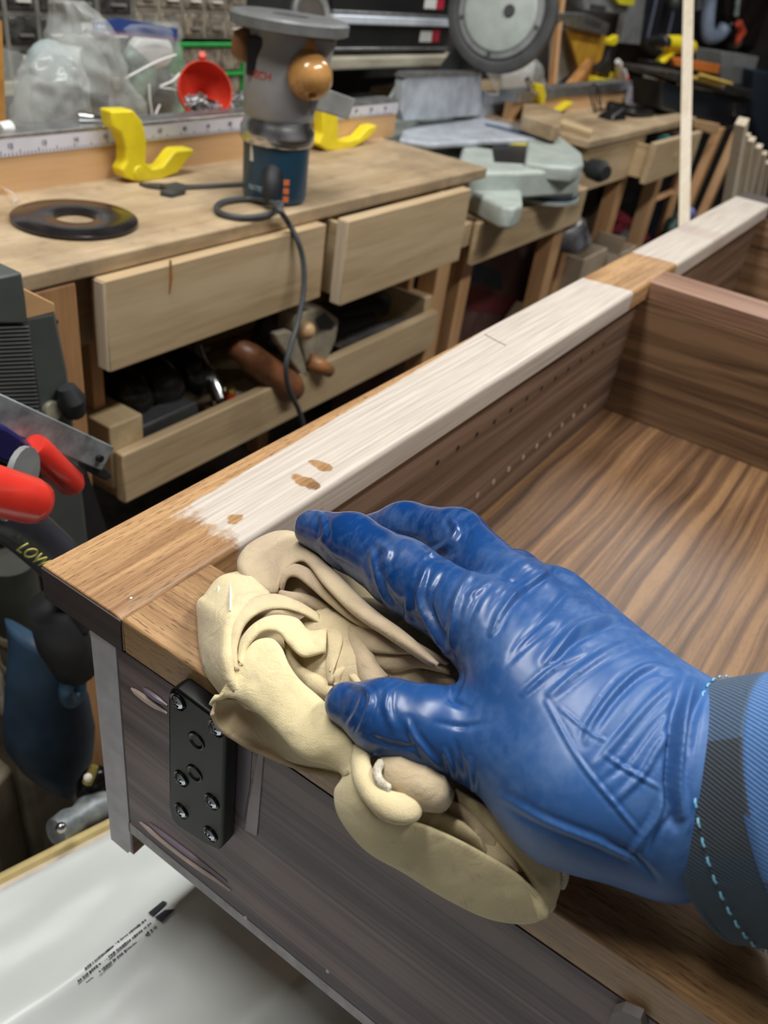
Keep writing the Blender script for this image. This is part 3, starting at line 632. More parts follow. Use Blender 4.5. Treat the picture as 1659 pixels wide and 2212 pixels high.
# cloth inside the loop
ribbon([(905,1740,2.4),(950,1752,2.4),(1000,1775,2.4),(1030,1800,2.3)],[(890,1780,1.9),(950,1795,1.8),(1000,1815,1.7),(1050,1850,1.6)],.35,30,9,tin=.35)
ribbon([(950,1722,2.4),(990,1732,2.5),(1040,1770,2.3),(1075,1810,2.1)],[(960,1752,1.9),(1000,1776,1.9),(1028,1812,1.8),(1060,1856,1.5)],.3,30,9,tin=.75)
ribbon([(1028,1790,2.2),(1060,1800,2.0),(1095,1845,1.8),(1120,1880,1.5)],[(1030,1835,1.6),(1060,1850,1.5),(1085,1872,1.3),(1110,1885,1.2)],.3,30,9,tin=.85)
ribbon([(1180,1800,1.5),(1215,1810,1.3),(1252,1818,1.0)],[(1190,1838,1.0),(1222,1836,.9),(1248,1828,.8)],.3,20,8,tin=.6)
# rolled ear by the thumb
ribbon([(772,1612,3.2),(768,1650,3.4),(775,1690,3.5),(798,1728,3.6),(830,1760,3.4),(865,1770,3.3),(895,1764,3.2),(905,1742,3.1)],
       [(800,1608,3.4),(790,1640,3.6),(796,1665,3.7),(815,1698,3.7),(838,1716,3.7),(862,1722,3.6),(885,1724,3.5),(898,1730,3.3)],.3,44,9,tin=.1)
ribbon([(772,1604,3.2),(800,1598,3.5),(835,1612,3.7),(868,1640,3.8)],[(786,1640,3.3),(802,1634,3.6),(828,1642,3.7),(850,1656,3.7)],.3,26,8,tin=.35)
tb = MB().tube([Wz(a,b,c/100) for a,b,c in [(838,1672,3.5),(865,1672,3.7),(900,1690,3.7),(930,1708,3.5),(955,1726,3.2)]],[.0050,.0056,.0060,.0058,.0035],16)
rag_parts.add(tb.v, tb.f); tint.extend([.55]*len(tb.v))
def rag_mat():
    k = NT('cotton_jersey'); k.p.inputs['Roughness'].default_value = .95; k.p.inputs['Sheen Weight'].default_value = .25; k.p.inputs['Sheen Roughness'].default_value = .6
    at = k.new('ShaderNodeAttribute'); at.attribute_name = 'oil'; v = k.co(); n = k.noise(v,35,4,.6); n2 = k.noise(v,2600,2,.6); n3 = k.noise(v,130,3,.6)
    f = k.math('ADD', at.outputs['Fac'], k.math('MULTIPLY_ADD', n, .9, -.45), clamp=True)
    c = k.mix(f, (.82,.70,.40), (.50,.37,.255)); c = k.mix(k.math('MULTIPLY',k.ramp(n3,[(.55,(0,0,0)),(.75,(1,1,1))]),.35), c, (.45,.36,.28)); k.col(c)
    n4 = k.noise(v,75,2,.5,1.5); rg = k.math('ABSOLUTE', k.math('SUBTRACT', n4, .5)); k.bump(k.math('ADD', k.math('ADD', n2, k.math('MULTIPLY',n3,.8)), k.math('MULTIPLY', rg, 2.6)), .55, .0007); return k.m
rag = thing('rag', 'crumpled cream cotton rag with tan oil stains, held under the blue glove', 'rag', Wz(760,1500,0))
RM_ = rag_mat(); ro = obj('folded_cloth', rag_parts, RM_, rag, smooth='all')
at = ro.data.attributes.new('oil','FLOAT','POINT'); at.data.foreach_set('value', np.array(tint,float))
s = ro.modifiers.new('solid','SOLIDIFY'); s.thickness = .0017; s.offset = -1
# overlocked white hems
hm = mat('overlock_thread',(.72,.66,.52),.9,var=.2,vs=300,bump=.6,bs=900)
def rope(pts, r, n=70):
    C = cr(Z3(pts),n); g = MB()
    for ph in (0,2.1,4.2):
        q = []
        for i,p in enumerate(C):
            t = C[min(i+1,n-1)]-C[max(i-1,0)]; t /= np.linalg.norm(t); u = np.cross(t,(0,0,1)); u /= np.linalg.norm(u); v_ = np.cross(t,u); a = i*1.1+ph
            q.append(p+(u*math.cos(a)+v_*math.sin(a))*r*.55)
        g.tube(q, r*.6, 6)
    obj('hem', g, hm, rag, smooth='all')
rope([(1172,1812,3.1),(1196,1838,2.9),(1216,1866,2.5),(1221,1892,2.0),(1213,1915,1.6)],.0013)
rope([(822,1648,4.1),(814,1668,4.2),(822,1690,4.15),(838,1704,4.0)],.0016,34)
sm2 = mat('white_seam',(.86,.83,.76),.8)
obj('seam', MB().tube(cr(Z3([(472,1268,2.2),(470,1310,2.3),(480,1340,2.7),(492,1362,3.6)]),20),.0006,6), sm2, rag)
obj('seam', MB().tube(cr(Z3([(497,1252,2.2),(498,1290,3.3),(497,1320,3.7)]),20),.0005,6), sm2, rag)
# ================================================================ helpers for things placed in the shop
def PZ(poly, z, t): return MB().prism([Wz(x,y,z) for x,y in poly],(0,0,-t))
def PY(poly, Y, t): return MB().prism([Wy(x,y,Y) for x,y in poly],(0,t,0))
def PX(poly, X, t): return MB().prism([Wx(x,y,X) for x,y in poly],(t,0,0))
def one(name, mb, m, label, cat, **k): return obj(name, mb, m, label=label, cat=cat, **k)
def text(name, s, m, parent, origin, right, up, size, depth=.0004):
    cu = bpy.data.curves.new(name,'FONT'); cu.body = s; cu.size = size; cu.extrude = depth
    o = bpy.data.objects.new(name, cu); COL.objects.link(o)
    dg = bpy.context.evaluated_depsgraph_get(); me = bpy.data.meshes.new_from_object(o.evaluated_get(dg)); bpy.data.objects.remove(o)
    r = Vector(right).normalized(); u = Vector(up); u = (u-r*u.dot(r)).normalized(); n = r.cross(u)
    Mx = Matrix.Translation(Vector(origin)-Vector(parent['_l'])) @ Matrix([list(r)+[0],list(u)+[0],list(n)+[0],[0,0,0,1]]).transposed()
    me.transform(Mx); me.materials.clear(); me.materials.append(m); me.name = name
    t = bpy.data.objects.new(name, me); COL.objects.link(t); t.parent = parent; return t
plast = mat('clear_bag_plastic',(.75,.80,.78),.08,var=.1,vs=20,alpha=.20,bump=.9,bs=45)
plast2 = mat('clear_bag_plastic_hazy',(.80,.84,.82),.12,var=.1,vs=20,alpha=.32,bump=.9,bs=45)
yel = mat('yellow_plastic',(.86,.70,.02),.38,var=.08); red = mat('red_plastic',(.78,.06,.03),.38,var=.15); orange = mat('orange_plastic',(.85,.24,.04),.5)
org_frame = mat('grey_organiser_frame',(.20,.19,.17),.6,var=.3); drw_clear = mat('smoky_drawer',(.06,.06,.055),.25,var=.9,vs=70,c2=(.015,.014,.013)); drw_brown = mat('drawer_with_contents',(.26,.22,.17),.3,var=.8,vs=60,c2=(.07,.06,.05))
green = mat('green_wire_rack',(.03,.34,.07),.4); white = mat('white_plastic',(.80,.80,.78),.35,var=.05); lab = mat('paper_label',(.72,.70,.64),.7)
saw_g = mat('pale_grey_green_paint',(.47,.53,.49),.42,var=.12,vs=25); grey = mat('grey_paint',(.25,.26,.26),.5,var=.2); dgrey = mat('dark_grey_plastic',(.055,.058,.06),.5,var=.2)
card = mat('cardboard',(.40,.32,.23),.85,var=.15,vs=10); dcard = mat('dark_cardboard',(.13,.065,.05),.8,var=.3,vs=12)
# ---------------------------------------------------------------- near workbench
YF, ZB = .392, -.030
wb = thing('workbench', 'long plywood-topped workbench with two drawers and a hanging tool tray', 'workbench', (.4,.75,FZ))
obj('benchtop', MB().box(-.75,1.2,YF,1.10,ZB-.019,ZB), M['pine_top'], wb, bevel=.003, seg=3)
obj('apron', MB().box(-.75,1.18,.43,.449,-.14,ZB-.020), M['pine'], wb)
obj('leg', MB().box(.275,.330,YF+.002,YF+.04,FZ,ZB-.021), M['pine_v'], wb, bevel=.002)
obj('leg', MB().box(1.105,1.15,YF+.012,YF+.05,FZ,ZB-.021), M['pine_v'], wb, bevel=.002)
obj('leg', MB().box(-.70,-.64,YF+.002,YF+.04,FZ,ZB-.021), M['pine_v'], wb, bevel=.002)
for x in (-.68,.28,1.11): obj('leg', MB().box(x,x+.045,1.04,1.08,FZ,ZB-.021), M['pine_v'], wb, bevel=.002)
obj('screw_hole', MB().lathe([(0,.0004),(.003,.0004),(.003,0),(0,0)],(.302,YF+.0018,-.086),(0,-1,0),12), M['black'], wb)
def drawer(x0,x1,yf,z0,z1,depth,name='drawer',open_=False):
    f = obj(name, MB().box(x0,x1,yf,yf+.018,z0,z1), M['pine'], wb, bevel=.0015)
    g = MB()
    g.box(x0+.014,x0+.024,yf+.0185,yf+depth,z0+.006,z1-.012); g.box(x1-.024,x1-.014,yf+.0185,yf+depth,z0+.006,z1-.012); g.box(x0+.0245,x1-.0245,yf+.0185,yf+depth-.0005,z0+.010,z0+.016)
    obj('drawer_box', g, M['pine_y'], f)
    obj('end_grain', MB().box(x0-.0012,x0+.0025,yf+.001,yf+.017,z0+.002,z1-.002), M['batten'], f)
    return f
d1 = drawer(.352,.722,.378,-.152,-.0500,.04)
rs = mat('resin_streak',(.36,.15,.04),.5)
obj('resin_streak', MB().tube([Wy(368,562,.3778),Wy(369,600,.3776),Wy(366,634,.3778)],[.0012,.0020,.0010],8), rs, d1)
d2 = drawer(.735,1.075,.352,-.160,-.0415,.075)
one('paper_sheet', PZ([(737,462),(815,424),(852,424),(848,442),(760,476)],-.060,.004), white, 'white sheets showing in the gap of the open drawer', 'paper')
# fence with measuring tape
fe = thing('saw_fence', 'plywood fence along the workbench with a white measuring tape', 'fence', (.2,.62,ZB))
obj('board', MB().box(-.75,1.235,.617,.635,ZB,.011), M['fence_wood'], fe)
obj('ruler_tape', MB().box(-.75,1.235,.6155,.6165,.0105,.029), mat('tape_white',(.66,.66,.74),.45,var=.06), fe)
obj('top_track', MB().box(-.75,1.235,.6155,.650,.0294,.0345), M['alu'], fe, bevel=.001)
tk = MB(); ink = mat('ink',(.10,.10,.16),.6)
for i in range(170):
    x = .36+i*.00505; tk.box(x,x+.0009,.6149,.6154,.0112,.0112+(.0060 if i%5==0 else .0032))
obj('tick_marks', tk, ink, fe, kind='stuff')
for i in range(19):
    x = .375+i*.0452; text('numeral', str(11+i), ink, fe, (x,.6150,.0195), (1,0,0), (0,0,1), .0075)
# stops
def stop(poly, Y, label):
    t = thing('flip_stop', label, 'stop', Wy(*poly[0],Y))
    obj('arm', PY(poly,Y,.022), yel, t, bevel=.0035, seg=3, smooth=True); return t
s1 = stop([(240,240),(288,238),(308,262),(318,300),(316,352),(330,364),(352,361),(376,330),(384,324),(419,322),(420,331),(406,346),(386,373),(346,390),(300,394),(271,385),(265,368),(275,350),(274,320),(262,288),(244,276)], .585, 'yellow plastic flip stop hooked over the fence beside the clear bags')
obj('thumb_bolt', MB().tube([Wy(170,252,.64),Wy(205,255,.63),Wy(246,258,.60)],[.007,.0045,.004],12), M['steel'], s1)
obj('pivot', MB().lathe([(0,.003),(.008,.002),(.009,0),(0,0)],Wy(300,373,.5848),(0,-1,0),18), yel, s1)
s2 = stop([(697,236),(731,246),(732,288),(729,302),(750,304),(776,298),(798,274),(815,270),(815,280),(796,301),(766,319),(735,327),(706,326),(688,312),(699,290)], .592, 'yellow plastic flip stop on the fence behind the router')
s3 = stop([(1160,182),(1176,183),(1181,205),(1177,226),(1168,228),(1166,208),(1158,198)], .60, 'small yellow stop at the start of the far bench')
obj('thumb_bolt', MB().tube([Wy(1138,170,.62),Wy(1150,195,.61),Wy(1160,200,.605)],.006,10), M['steel'], s3)
s4 = stop([(1208,240),(1230,221),(1240,221),(1236,228),(1214,243)], .60, 'yellow stop tail lying on the far bench fence')
# ---------------------------------------------------------------- router
rb = Wz(592,428,ZB); RS = .735; ra = lambda h: rb+np.array((0,0,h*RS)); UPV = (0,0,1)
rl = lambda prof: [(r,h_*RS) for r,h_ in prof]
# the tool's axis leans a touch so that its sole sits over the knob side
rt = thing('router', 'upside-down wood router with grey body, dark blue motor and orange wooden knob', 'router', rb)
rblue = mat('dark_blue_housing',(.018,.062,.11),.35,var=.1); rgrey = mat('cast_grey_housing',(.33,.335,.345),.42,.1,var=.08)
obj('motor', MB().lathe(rl([(0,0),(.036,0),(.041,.004),(.042,.012),(.0425,.080),(.043,.096),(0,.096)]),rb,UPV,36), rblue, rt)
obj('collar', MB().lathe(rl([(0,.0965),(.045,.0965),(.0475,.101),(.0475,.118),(.043,.128),(.0415,.136),(0,.136)]),rb,UPV,40), M['steel'], rt)
gb = MB().lathe(rl([(0,.1365),(.0425,.1365),(.0450,.142),(.0445,.20),(.043,.225),(.040,.245),(.040,.268),(0,.268)]),rb,UPV,40)
obj('base_casting', gb, rgrey, rt)
side = np.array((.56,-.82,0.)); side /= np.linalg.norm(side); tow = np.array((-.82,-.56,0.))
g = MB(); 
g.hexa([ra(.15)+side*.02-tow*.02, ra(.15)+side*.046-tow*.018, ra(.15)+side*.046+tow*.018, ra(.15)+side*.02+tow*.02, ra(.267)+side*.02-tow*.02, ra(.267)+side*.066-tow*.02, ra(.267)+side*.066+tow*.02, ra(.267)+side*.02+tow*.02])
obj('side_casting', g, rgrey, rt, bevel=.004)
obj('sole_plate', MB().lathe(rl([(.022,.2685),(.066,.2685),(.071,.271),(.0715,.285),(.068,.289),(.022,.289)]),rb+side*.008,UPV,48,closed=True), mat('grey_sole_plate',(.20,.21,.21),.4,.1,var=.2), rt)
obj('black_recess', MB().obox(ra(.228)-side*.027+tow*.030,side*.011,tow*.005,(0,0,.021)), M['black'], rt, bevel=.002)
knm = mat('lacquered_wood_knob',(.62,.32,.10),.22,var=.15,vs=60,coat=.6)
kc = Wy(668,160,rb[1]-.048); kd = (CAM-kc); kd[2] *= .1; kd /= np.linalg.norm(kd); kd = tow*.65+side*.25+np.array((0,0,-.72)); kd /= np.linalg.norm(kd)
kn = obj('knob', MB().lathe([(0,-.046),(.017,-.045),(.020,-.036),(.017,-.026),(.0155,-.022),(.021,-.015),(.0265,-.004),(.028,.004),(.026,.014),(.020,.022),(.012,.0262),(.0055,.0275),(.005,.022),(0,.021)],kc,kd,32), knm, rt)
obj('knob', MB().lathe([(0,-.02),(.011,-.02),(.012,-.008),(.018,0),(.019,.008),(.013,.018),(0,.020)],Wy(536,100,rb[1]+.03),(-.5,.7,.1),24), mat('shaded_brown_knob',(.30,.13,.05),.35), rt)
lc = Wy(722,222,rb[1]-.035)
obj('lever_block', MB().prism([Wy(x,y,rb[1]-.045) for x,y in ((676,203),(699,189),(769,214),(763,232),(754,259),(676,236))],(0,.018,0)), mat('light_grey_alloy',(.42,.43,.41),.4,.15), rt, bevel=.0015)
obj('cord_guard', MB().tube([ra(.055)+tow*.036,ra(.045)+tow*.050,ra(.028)+tow*.056,ra(.012)+tow*.056],[.013,.012,.0095,.0075],14), M['black_rubber'], rt)
tb1 = text('lettering','BOSCH',mat('red_print',(.62,.06,.04),.5),rt, rb, (1,0,0), (0,1,0),.0125)
def bend(o, h, a0, r):
    for v_ in o.data.vertices:
        x,y,z = v_.co; a = a0+x/r; v_.co = Vector((tow*math.cos(a)+side*math.sin(a))*(r+z+.0002)+np.array((0,0,h+y)))
bend(tb1,.198*RS,-1.05,.0447)
bend(text('lettering','1617EVS',mat('pale_print',(.45,.60,.66),.5),rt, rb, (1,0,0), (0,1,0),.0085),.022*RS,-.80,.0424)
ot = mat('orange_print',(.75,.20,.06),.5)
for q in range(3): obj('orange_mark', MB().obox(ra(.014+q*.014)+tow*.0385+side*.0185,side*.0035-tow*.0015,tow*.0006,(0,0,.0035)), ot, rt)
obj('rating_plate', MB().obox(ra(.082)+tow*.034-side*.0245,side*.0055+tow*.003,tow*.0006,(0,0,.010)), lab, rt)
cz = ZB+.0045
cpts = [ra(.012)+tow*.056, Wz(607,440,cz+.003), Wz(600,452,cz), Wz(570,466,cz), Wz(520,470,cz), Wz(478,461,cz), Wz(468,446,cz), Wz(490,434,cz), Wz(540,430,cz), Wz(585,437,cz+.006), Wz(604,455,cz+.008), Wy(622,480,YF-.010), Wy(643,520,YF-.022), Wy(655,565,YF-.030), Wy(656,625,YF-.040), Wy(645,690,YF-.050), Wy(629,745,YF-.058), Wy(618,790,YF-.062), Wy(624,840,YF-.062), Wy(645,885,YF-.06), Wy(656,925,YF-.06), Wy(664,990,YF-.06)]
cor = obj('power_cord', MB().tube(cr(cpts,150),.0036,10), mat('grey_rubber_cord',(.06,.066,.072),.5), rt, smooth='all')
# ring plate, spanner
rc = (Wz(22,470,ZB)+Wz(299,488,ZB))/2; rr = np.linalg.norm(Wz(22,470,ZB)-Wz(299,488,ZB))/2
one('router_plate', MB().lathe([(rr*.325,.0004),(rr*.97,.0004),(rr,.0015),(rr,.0050),(rr*.975,.0062),(rr*.35,.0062),(rr*.325,.0052)],(rc[0],rc[1],ZB),UPV,64,closed=True), mat('glossy_black_phenolic',(.018,.016,.018),.16,var=.3), 'round glossy black router plate with a centre hole lying on the bench', 'plate')
sp1 = thing('spanner', 'dark open-end spanner lying on the bench behind the router cord', 'wrench', Wz(420,402,ZB))
obj('shaft', MB().tube([Wz(388,404,ZB+.003),Wz(460,401,ZB+.003),Wz(530,397,ZB+.003)],[.006,.0045,.0045],8,flat=.45), dgrey, sp1)
obj('jaw', PZ([(345,398),(380,392),(402,398),(400,410),(372,417),(345,412),(362,406)],ZB+.0065,.006), dgrey, sp1, bevel=.001)
one('dark_offcut', PZ([(300,394),(365,396),(378,400),(345,404),(315,400)],ZB+.004,.0035), dgrey, 'thin dark strip under the yellow flip stop by the bags', 'offcut')
one('plastic_scrap', MB().tube(cr([Wz(0,403,ZB+.004),Wz(22,414,ZB+.012),Wz(38,425,ZB+.006),Wz(28,438,ZB+.003)],14),[.002]*14,6,flat=.3), plast2, 'clear curled plastic scrap on the bench at the left edge', 'scrap')
# ---------------------------------------------------------------- bags behind the fence
def sack(name, rows, Y, th, m, label, cat, seed, amp=.012, contents=()):
    t = thing(name, label, cat, Wy((rows[-1][1]+rows[-1][2])/2,rows[-1][0],Y))
    R_ = cr([(a,b,c) for a,b,c in rows],26); rings = []
    for j,(y,xl,xr) in enumerate(R_):
        a_ = Wy(xl,y,Y); b_ = Wy(xr,y,Y); c = (a_+b_)/2; hw = (b_-a_)/2; tj = j/25; tt = th*(.25+.75*math.sin(math.pi*min(1,.15+tj*.7)))
        ring = []
        for i in range(56):
            an = 2*math.pi*i/56; p = c+hw*math.cos(an)+np.array((0,1,0))*tt*math.sin(an)
            q = Vector(p*26)+Vector((seed*3.1,0,0)); f = 1-abs(mn.noise(q))*2.2; f2 = 1-abs(mn.noise(q*2.3))*2
            d = (p-c); d = d/(np.linalg.norm(d)+1e-6); ring.append(p+d*amp*(f*.8+f2*.35-.6))
        rings.append(ring)
    obj('film', MB().loft(rings), m, t, smooth='all')
    for nm,mb,mm in contents: obj(nm, mb, mm, t)
    return t
milky = mat('pale_fabric_contents',(.42,.50,.50),.6,var=.25,vs=15)
sack('plastic_bag', [(95,118,160),(125,78,165),(165,60,170),(215,45,180),(285,20,185)],.72,.045,plast2,'crumpled clear bag with pale contents at the left behind the tape','bag',1,
     contents=[('contents',MB().ball(Wy(110,150,.73),(.035,.02,.035),16,10),milky),('contents',MB().ball(Wy(110,235,.73),(.055,.025,.05),16,10),mat('greyish_contents',(.30,.31,.30),.6,var=.3))])
sack('plastic_bag', [(0,122,172),(35,130,200),(80,118,235),(150,105,262),(215,120,300),(272,110,318)],.78,.05,plast2,'tall crumpled clear bag rising in the middle of the bags','bag',2,
     contents=[('contents',MB().ball(Wy(170,200,.80),(.06,.03,.075),16,10),mat('greyish_contents_b',(.34,.36,.34),.6,var=.3)),('black_cap',MB().box(*sorted((Wy(192,200,.76)[0],Wy(224,200,.76)[0])),.75,.77,*sorted((Wy(205,228,.76)[2],Wy(205,204,.76)[2]))),M['black'])])
zb_ = sack('zip_bag', [(45,205,384),(75,195,386),(120,190,388),(180,215,394),(225,240,396),(266,250,392)],.83,.04,plast,'clear zip bag with a blue top and white contents','bag',3,
     contents=[('contents',MB().ball(Wy(325,112,.84),(.045,.02,.028),18,12),white),('contents',MB().ball(Wy(300,165,.84),(.035,.02,.05),18,12),mat('green_white_wrapper',(.30,.42,.34),.5,var=.6,vs=30)),('contents',MB().ball(Wy(340,205,.84),(.035,.02,.045),18,12),mat('dark_contents',(.07,.075,.07),.5,var=.4))])
obj('zip_strip', PY([(206,50),(260,40),(330,52),(384,62),(384,80),(320,74),(250,66),(206,66)],.805,.006), mat('blue_zip',(.03,.07,.27),.4), zb_, label='blue zip strip'); obj('zip_strip', PY([(200,66),(250,66),(320,74),(384,80),(382,88),(320,82),(250,76),(202,78)],.8055,.005), mat('purple_zip',(.20,.12,.25),.4), zb_, label='purple zip strip')
for q,pts in enumerate([[(322,182),(324,215),(330,255)],[(345,226),(338,242),(332,258)],[(388,158),(372,175),(344,188),(370,192),(392,200)],[(380,118),(340,132),(290,158),(270,170)]]):
    obj('film_fold', MB().tube(cr([Wy(a,b,.775) for a,b in pts],12),.0022,6,flat=.5), white, zb_)
one('clear_bin', MB().prism([Wy(x,y,.70) for x,y in ((-10,118),(62,120),(70,280),(-10,290))],(0,.1,0)), plast, 'clear open bin at the left edge behind the fence', 'bin')
one('orange_board', PY([(-12,40),(4,45),(14,282),(-12,284)],.66,.02), mat('orange_pine',(.50,.24,.05),.5,var=.2), 'orange-stained board end at the left edge behind the fence', 'board')
one('small_fitting', MB().tube([Wy(0,282,.645),Wy(24,277,.645)],.009,12), white, 'small white plastic fitting on the fence at the left edge', 'fitting')
# red funnel dish with screws
ft = thing('funnel', 'red plastic funnel lying open side forward with screws in it', 'funnel', Wy(445,250,.70))
fc = Wy(443,196,.70); fa = np.array((-.55,-.80,.35)); fa /= np.linalg.norm(fa)
obj('cone', MB().lathe([(r_*.66,h_*.66) for r_,h_ in [(.0585,.006),(.0605,.010),(.0625,.004),(.0625,-.012),(.056,-.030),(.030,-.052),(.010,-.062),(.008,-.058),(.028,-.047),(.052,-.028),(.0585,-.012)]],fc,fa,44,closed=True), red, ft, smooth='all')
obj('spout', MB().tube([Wy(439,150,.735),Wy(438,136,.725),Wy(437,117,.715)],[.008,.0060,.0050],14), red, ft)
scm = mat('screw_clutter_grey',(.5,.5,.52),.35,.7,var=.3); fs = MB()
obj('dark_liner', MB().ball(Wy(440,228,.702),(.028,.012,.010),18,8), M['black'], ft)
for i in range(30):
    a = Wy(random.uniform(410,470),random.uniform(214,238),.683); d = np.array((random.uniform(-1,1),random.uniform(-.4,.4),random.uniform(-.3,1))); d /= np.linalg.norm(d)
    fs.tube([a-d*.009,a+d*.006,a+d*.007,a+d*.009],[.0016,.0016,.003,.003],6)
o = one('screws', fs, scm, 'small bright screws heaped in the red funnel', 'screws'); o['kind'] = 'stuff'
fs = MB()
for i in range(16):
    a = Wy(random.uniform(498,524),random.uniform(206,238),.70); d = np.array((random.uniform(-1,1),random.uniform(-.4,.4),random.uniform(-.6,1))); d /= np.linalg.norm(d); fs.tube([a-d*.008,a+d*.006,a+d*.0065,a+d*.008],[.0016,.0016,.0035,.0035],6)
o = one('bolts', fs, scm, 'loose bright hardware heaped between the funnel and the router', 'bolts'); o['kind'] = 'stuff'
# ---------------------------------------------------------------- organisers on the wall shelf
WY = .86
def organiser(px0,px1,zt,zb,cols,rows,label,fm,dm,seed):
    x0 = Wy(px0,60,WY)[0]; x1 = Wy(px1,60,WY)[0]; t = thing('parts_organiser', label, 'organiser', ((x0+x1)/2,WY+.07,zb))
    g = MB(); g.box(x0,x1,WY+.006,WY+.14,zb,zt); cw = (x1-x0)/cols; rh = (zt-zb)/rows; f = .0035
    for i in range(cols+1): g.box(x0+i*cw-f*(i>0),x0+i*cw+f*(i<cols),WY,WY+.0058,zb,zt)
    for j in range(rows+1): g.box(x0+f,x1-f,WY+.0006,WY+.0055,zb+j*rh-f*(j>0),zb+j*rh+f*(j<rows))
    obj('frame', g, fm, t); rnd = random.Random(seed)
    for i in range(cols):
        for j in range(rows):
            a,b,c,d = x0+i*cw+f*1.2,x0+(i+1)*cw-f*1.2,zb+j*rh+f*1.2,zb+(j+1)*rh-f*1.2
            q = obj('drawer', MB().box(a,b,WY-.002,WY+.0055,c,d), dm, t, bevel=.001, seg=1)
            hgt = (d-c); h_ = MB().box(a+(b-a)*.28,a+(b-a)*.78,WY-.007,WY-.0022,c+hgt*.30,c+hgt*.40); 
            if rnd.random()<.55: h_.box(a+(b-a)*.35,a+(b-a)*.8,WY-.0028,WY-.0021,c+hgt*.62,c+hgt*.86)
            obj('pull', h_, lab if rnd.random()<.4 else org_frame, q)
    return t
ZO = .040
organiser(-60,212,.205,ZO,4,4,'dark parts organiser at the far left, widest drawers',org_frame,drw_clear,1)
organiser(214,288,.205,ZO,1,4,'narrow dark parts organiser behind the tall bag',org_frame,drw_clear,2)
organiser(291,530,.212,.094,5,3,'brownish parts organiser standing over the green rack',mat('brown_grey_frame',(.27,.24,.19),.6,var=.3),drw_brown,3)
gr = thing('drawer_rack', 'green framed rack of clear drawers under the brownish organiser', 'rack', (Wy(460,150,WY)[0],WY+.05,-.02))
x0,x1 = Wy(386,100,WY)[0],Wy(527,100,WY)[0]
for z in (.086,.040,-.012): obj('rail', MB().box(x0,x1,WY-.004,WY+.1,z-.004,z+.002), green, gr, bevel=.001)
for x in (x0,x1): obj('post', MB().box(x-.004,x+.004,WY-.006,WY+.1,ZB,.0885), green, gr, bevel=.001)
for i in range(3):
    w3 = (x1-x0-.012)/3
    for z0_,z1_ in ((.044,.080),(-.006,.034)): obj('drawer', MB().box(x0+.006+i*w3+.001,x0+.006+(i+1)*w3-.001,WY,WY+.09,z0_,z1_), drw_brown, gr, bevel=.002)
one('wall_shelf', MB().box(.30,Wy(386,100,WY)[0]-.006,WY-.012,1.118,ZO-.016,ZO-.0003), M['board_old'], 'shelf board under the dark parts organisers', 'shelf')
# ---------------------------------------------------------------- tool chest on its old board
cy = .85
P_ = lambda x,y: Wy(x,y,cy)
one('board', MB().box(P_(600,130)[0],P_(985,130)[0],cy-.02,1.118,.043,.066), M['board_old'], 'weathered pale board carrying the black tool chest', 'board', bevel=.004)
tc = thing('tool_chest', 'black tool chest with a bright handle strip and red and white stickers', 'tool chest', (P_(850,60)[0],cy+.12,.0665))
xa, xb = P_(702,60)[0], P_(975,60)[0]
obj('carcass', MB().box(xa,xb,cy+.004,cy+.25,.0665,.30), dgrey, tc, bevel=.003)
bk = mat('matt_black_enamel',(.012,.012,.013),.4)
obj('drawer', MB().box(xa+.012,xb-.012,cy-.004,cy+.0035,.084,.122), bk, tc, bevel=.002)
obj('drawer', MB().box(xa+.012,xb-.012,cy-.004,cy+.0035,.147,.182), bk, tc, bevel=.002)
obj('drawer', MB().box(xa+.012,xb-.012,cy-.004,cy+.0035,.186,.235), bk, tc, bevel=.002)
obj('handle_strip', MB().box(xa+.014,xb-.014,cy-.012,cy+.0035,.1235,.1400), mat('bright_strip',(.74,.80,.90),.3,.15,var=.1), tc, bevel=.003)
for z in (.0795,.1445,.1835): obj('pull_edge', MB().box(xa+.014,xb-.014,cy-.008,cy+.0035,z-.0025,z+.0022), M['alu'], tc, bevel=.001)
for zz in (.092,.158):
    a = P_(905,70)[0]; obj('sticker', MB().box(a,a+.050,cy-.0052,cy-.0042,zz,zz+.022), white, tc, label='white sticker'); obj('sticker', MB().box(a+.052,a+.084,cy-.0052,cy-.0042,zz,zz+.026), mat('sticker_red',(.5,.02,.05),.5), tc, label='red sticker')
mi = thing('round_gauge', 'dark round dish with a grey rim beside the tool chest', 'dish', Wy(672,60,.80))
obj('rim', MB().lathe([(.030,.002),(.037,.006),(.040,.004),(.040,-.006),(.030,-.004)],Wy(672,32,.80),(-.3,-.9,.2),36,closed=True), grey, mi)
obj('face', MB().lathe([(0,-.003),(.031,-.003),(.031,0),(0,.002)],Wy(672,32,.80),(-.3,-.9,.2),30), mat('brown_grey_face',(.10,.085,.075),.3), mi)
obj('stem', MB().box(Wy(672,60,.80)[0]-.008,Wy(672,60,.80)[0]+.008,.79,.805,ZB,Wy(672,60,.80)[2]), grey, mi)
# dark sheet added below the shelf for the shade in the gap under the chest
one('gap_shade_sheet', MB().box(.9,2.0,1.09,1.115,ZB,.040), mat('gap_shade_dark',(.02,.018,.017),.8,var=.4), 'dark sheet added for the shade in the gap under the tool chest', 'board')
